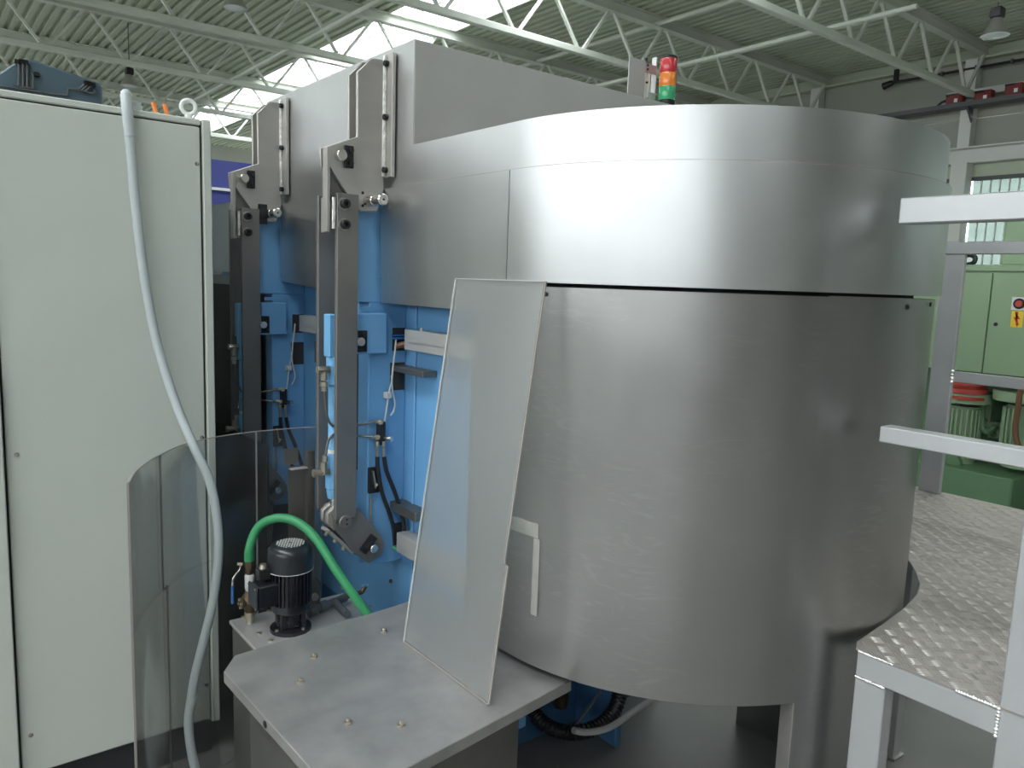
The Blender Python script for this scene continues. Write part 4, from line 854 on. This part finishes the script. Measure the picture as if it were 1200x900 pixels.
# ================================================================== TREAD PLATE PLATFORM
PZT = 0.861; XA = 1.648; XR = 3.255
pf = thing('walkway_platform', (2.3, 0.7, 0), 'aluminium platform with tread plate and square tube railings at right', 'platform')
ed = [(1.646, 0.797), (1.68, 0.813), (1.748, 0.819), (1.822, 0.8255), (1.965, 0.840), (2.094, 0.865), (2.176, 0.894), (2.268, 0.947), (2.332, 0.991), (2.42, 1.08), (2.48, 1.18), (2.52, 1.30), (2.54, 1.53), (3.305, 1.53), (3.305, 0.10), (1.646, 0.10)]
tdp = make('tread_plate', gprism(ed, 'Z', PZT-0.004, PZT), M['tread'], pf)
def inside(x, y):
    c_ = False; j = len(ed)-1
    for i in range(len(ed)):
        xi, yi = ed[i]; xj, yj = ed[j]
        if (yi > y) != (yj > y) and x < (xj-xi)*(y-yi)/(yj-yi)+xi: c_ = not c_
        j = i
    return c_
V = []; F = []; P = 0.0335
ix = 0; x = 1.662
while x < 3.29:
    y = 0.12; iy = 0
    while y < 1.52:
        if inside(x-0.016, y) and inside(x+0.016, y) and inside(x, y+0.016) and inside(x, y-0.016):
            d = 1 if (ix+iy) % 2 else -1
            ca, sa = math.cos(math.radians(45*d)), math.sin(math.radians(45*d))
            for k in range(5):
                o = (k-2)*0.0062; L_ = 0.0135
                cx, cy = x-sa*o, y+ca*o; b = len(V)
                for sx, sy, sz in ((-1, 0, 0), (0, -0.0018, 0), (1, 0, 0), (0, 0.0018, 0), (-0.5, 0, 0.0015), (0.5, 0, 0.0015)):
                    V.append((cx+ca*sx*L_-sa*sy, cy+sa*sx*L_+ca*sy, PZT+sz))
                F += [(b, b+1, b+4), (b+1, b+5, b+4), (b+1, b+2, b+5), (b+2, b+3, b+5), (b+3, b+4, b+5), (b+3, b, b+4)]
        y += P; iy += 1
    x += P; ix += 1
make('tread_ridges', (V, F), M['ridge'], pf, smooth=False)['kind'] = 'stuff'
def tube(nm, x0, x1, y0, y1, z0, z1): return make(nm, gbox(x0, x1, y0, y1, z0, z1), M['alu'], pf, bevel=0.0025)
BZ = PZT-0.005
tube('edge_beam', XA, XA+0.04, 0.508, 0.794, BZ-0.058, BZ); tube('edge_beam', XA, XA+0.04, 0.1, 0.438, BZ-0.058, BZ)
tube('edge_beam', XA+0.05, 2.0, 0.75, 0.79, BZ-0.05, BZ); tube('edge_beam', XR, XR+0.045, 0.1, 1.53, BZ-0.058, BZ)
tube('edge_beam', XA+0.05, XR, 0.44, 0.48, BZ-0.05, BZ)
tube('leg', XA, XA+0.045, 0.726, 0.794, 0.0, BZ-0.0595)
lg = tube('leg', 2.71, 2.76, 1.14, 1.19, 0.0, BZ); make('foot_pad', gbox(2.70, 2.77, 1.13, 1.20, 0, 0.008), M['plate'], lg)
tube('leg', XR, XR+0.045, 1.33, 1.40, 0.0, BZ-0.0595); tube('leg', XR, XR+0.045, 0.2, 0.27, 0.0, BZ-0.0595)
tube('railing_post', XA, XA+0.045, 0.440, 0.506, 0.0, 1.798)
tube('railing_post', XR, XR+0.024, 1.302, 1.385, PZT, 1.8185); tube('railing_post', XR, XR+0.024, 0.22, 0.30, PZT, 1.8185)
tube('top_rail', XA, XA+0.045, 0.1, 0.797, 1.799, 1.852); tube('middle_rail', XA, XA+0.045, 0.508, 0.793, 1.335, 1.370); tube('middle_rail', XA, XA+0.045, 0.1, 0.438, 1.335, 1.370)
tube('top_rail', XR-0.004, XR+0.034, 0.1, 1.395, 1.819, 1.867); tube('middle_rail', XR, XR+0.024, 0.302, 1.300, 1.320, 1.362)
def bead(p0, p1, r):
    p0, p1 = Vector(p0), Vector(p1); m_ = max(3, int((p1-p0).length/(r*1.2))); L_ = []
    for i in range(m_):
        c_ = p0.lerp(p1, i/(m_-1)); rr = r*(0.8+0.4*random.random()); L_.append(glathe([(0.001, -rr), (rr*0.7, -rr*0.7), (rr, 0), (rr*0.7, rr*0.7), (0.001, rr)], c_, 8))
    make('weld_bead', L_, M['weld'], pf)
bead((XA, 0.507, BZ-0.058), (XA, 0.507, BZ), 0.005); bead((XA-.001, 0.792, BZ-0.059), (XA-.001, 0.728, BZ-0.059), 0.003)
bead((XA-.001, 0.79, BZ+0.001), (XA-.001, 0.715, BZ+0.001), 0.0028); bead((XA-.001, 0.585, BZ+0.001), (XA-.001, 0.51, BZ+0.001), 0.004); bead((XR, 1.301, 1.32), (XR, 1.301, 1.362), 0.008)
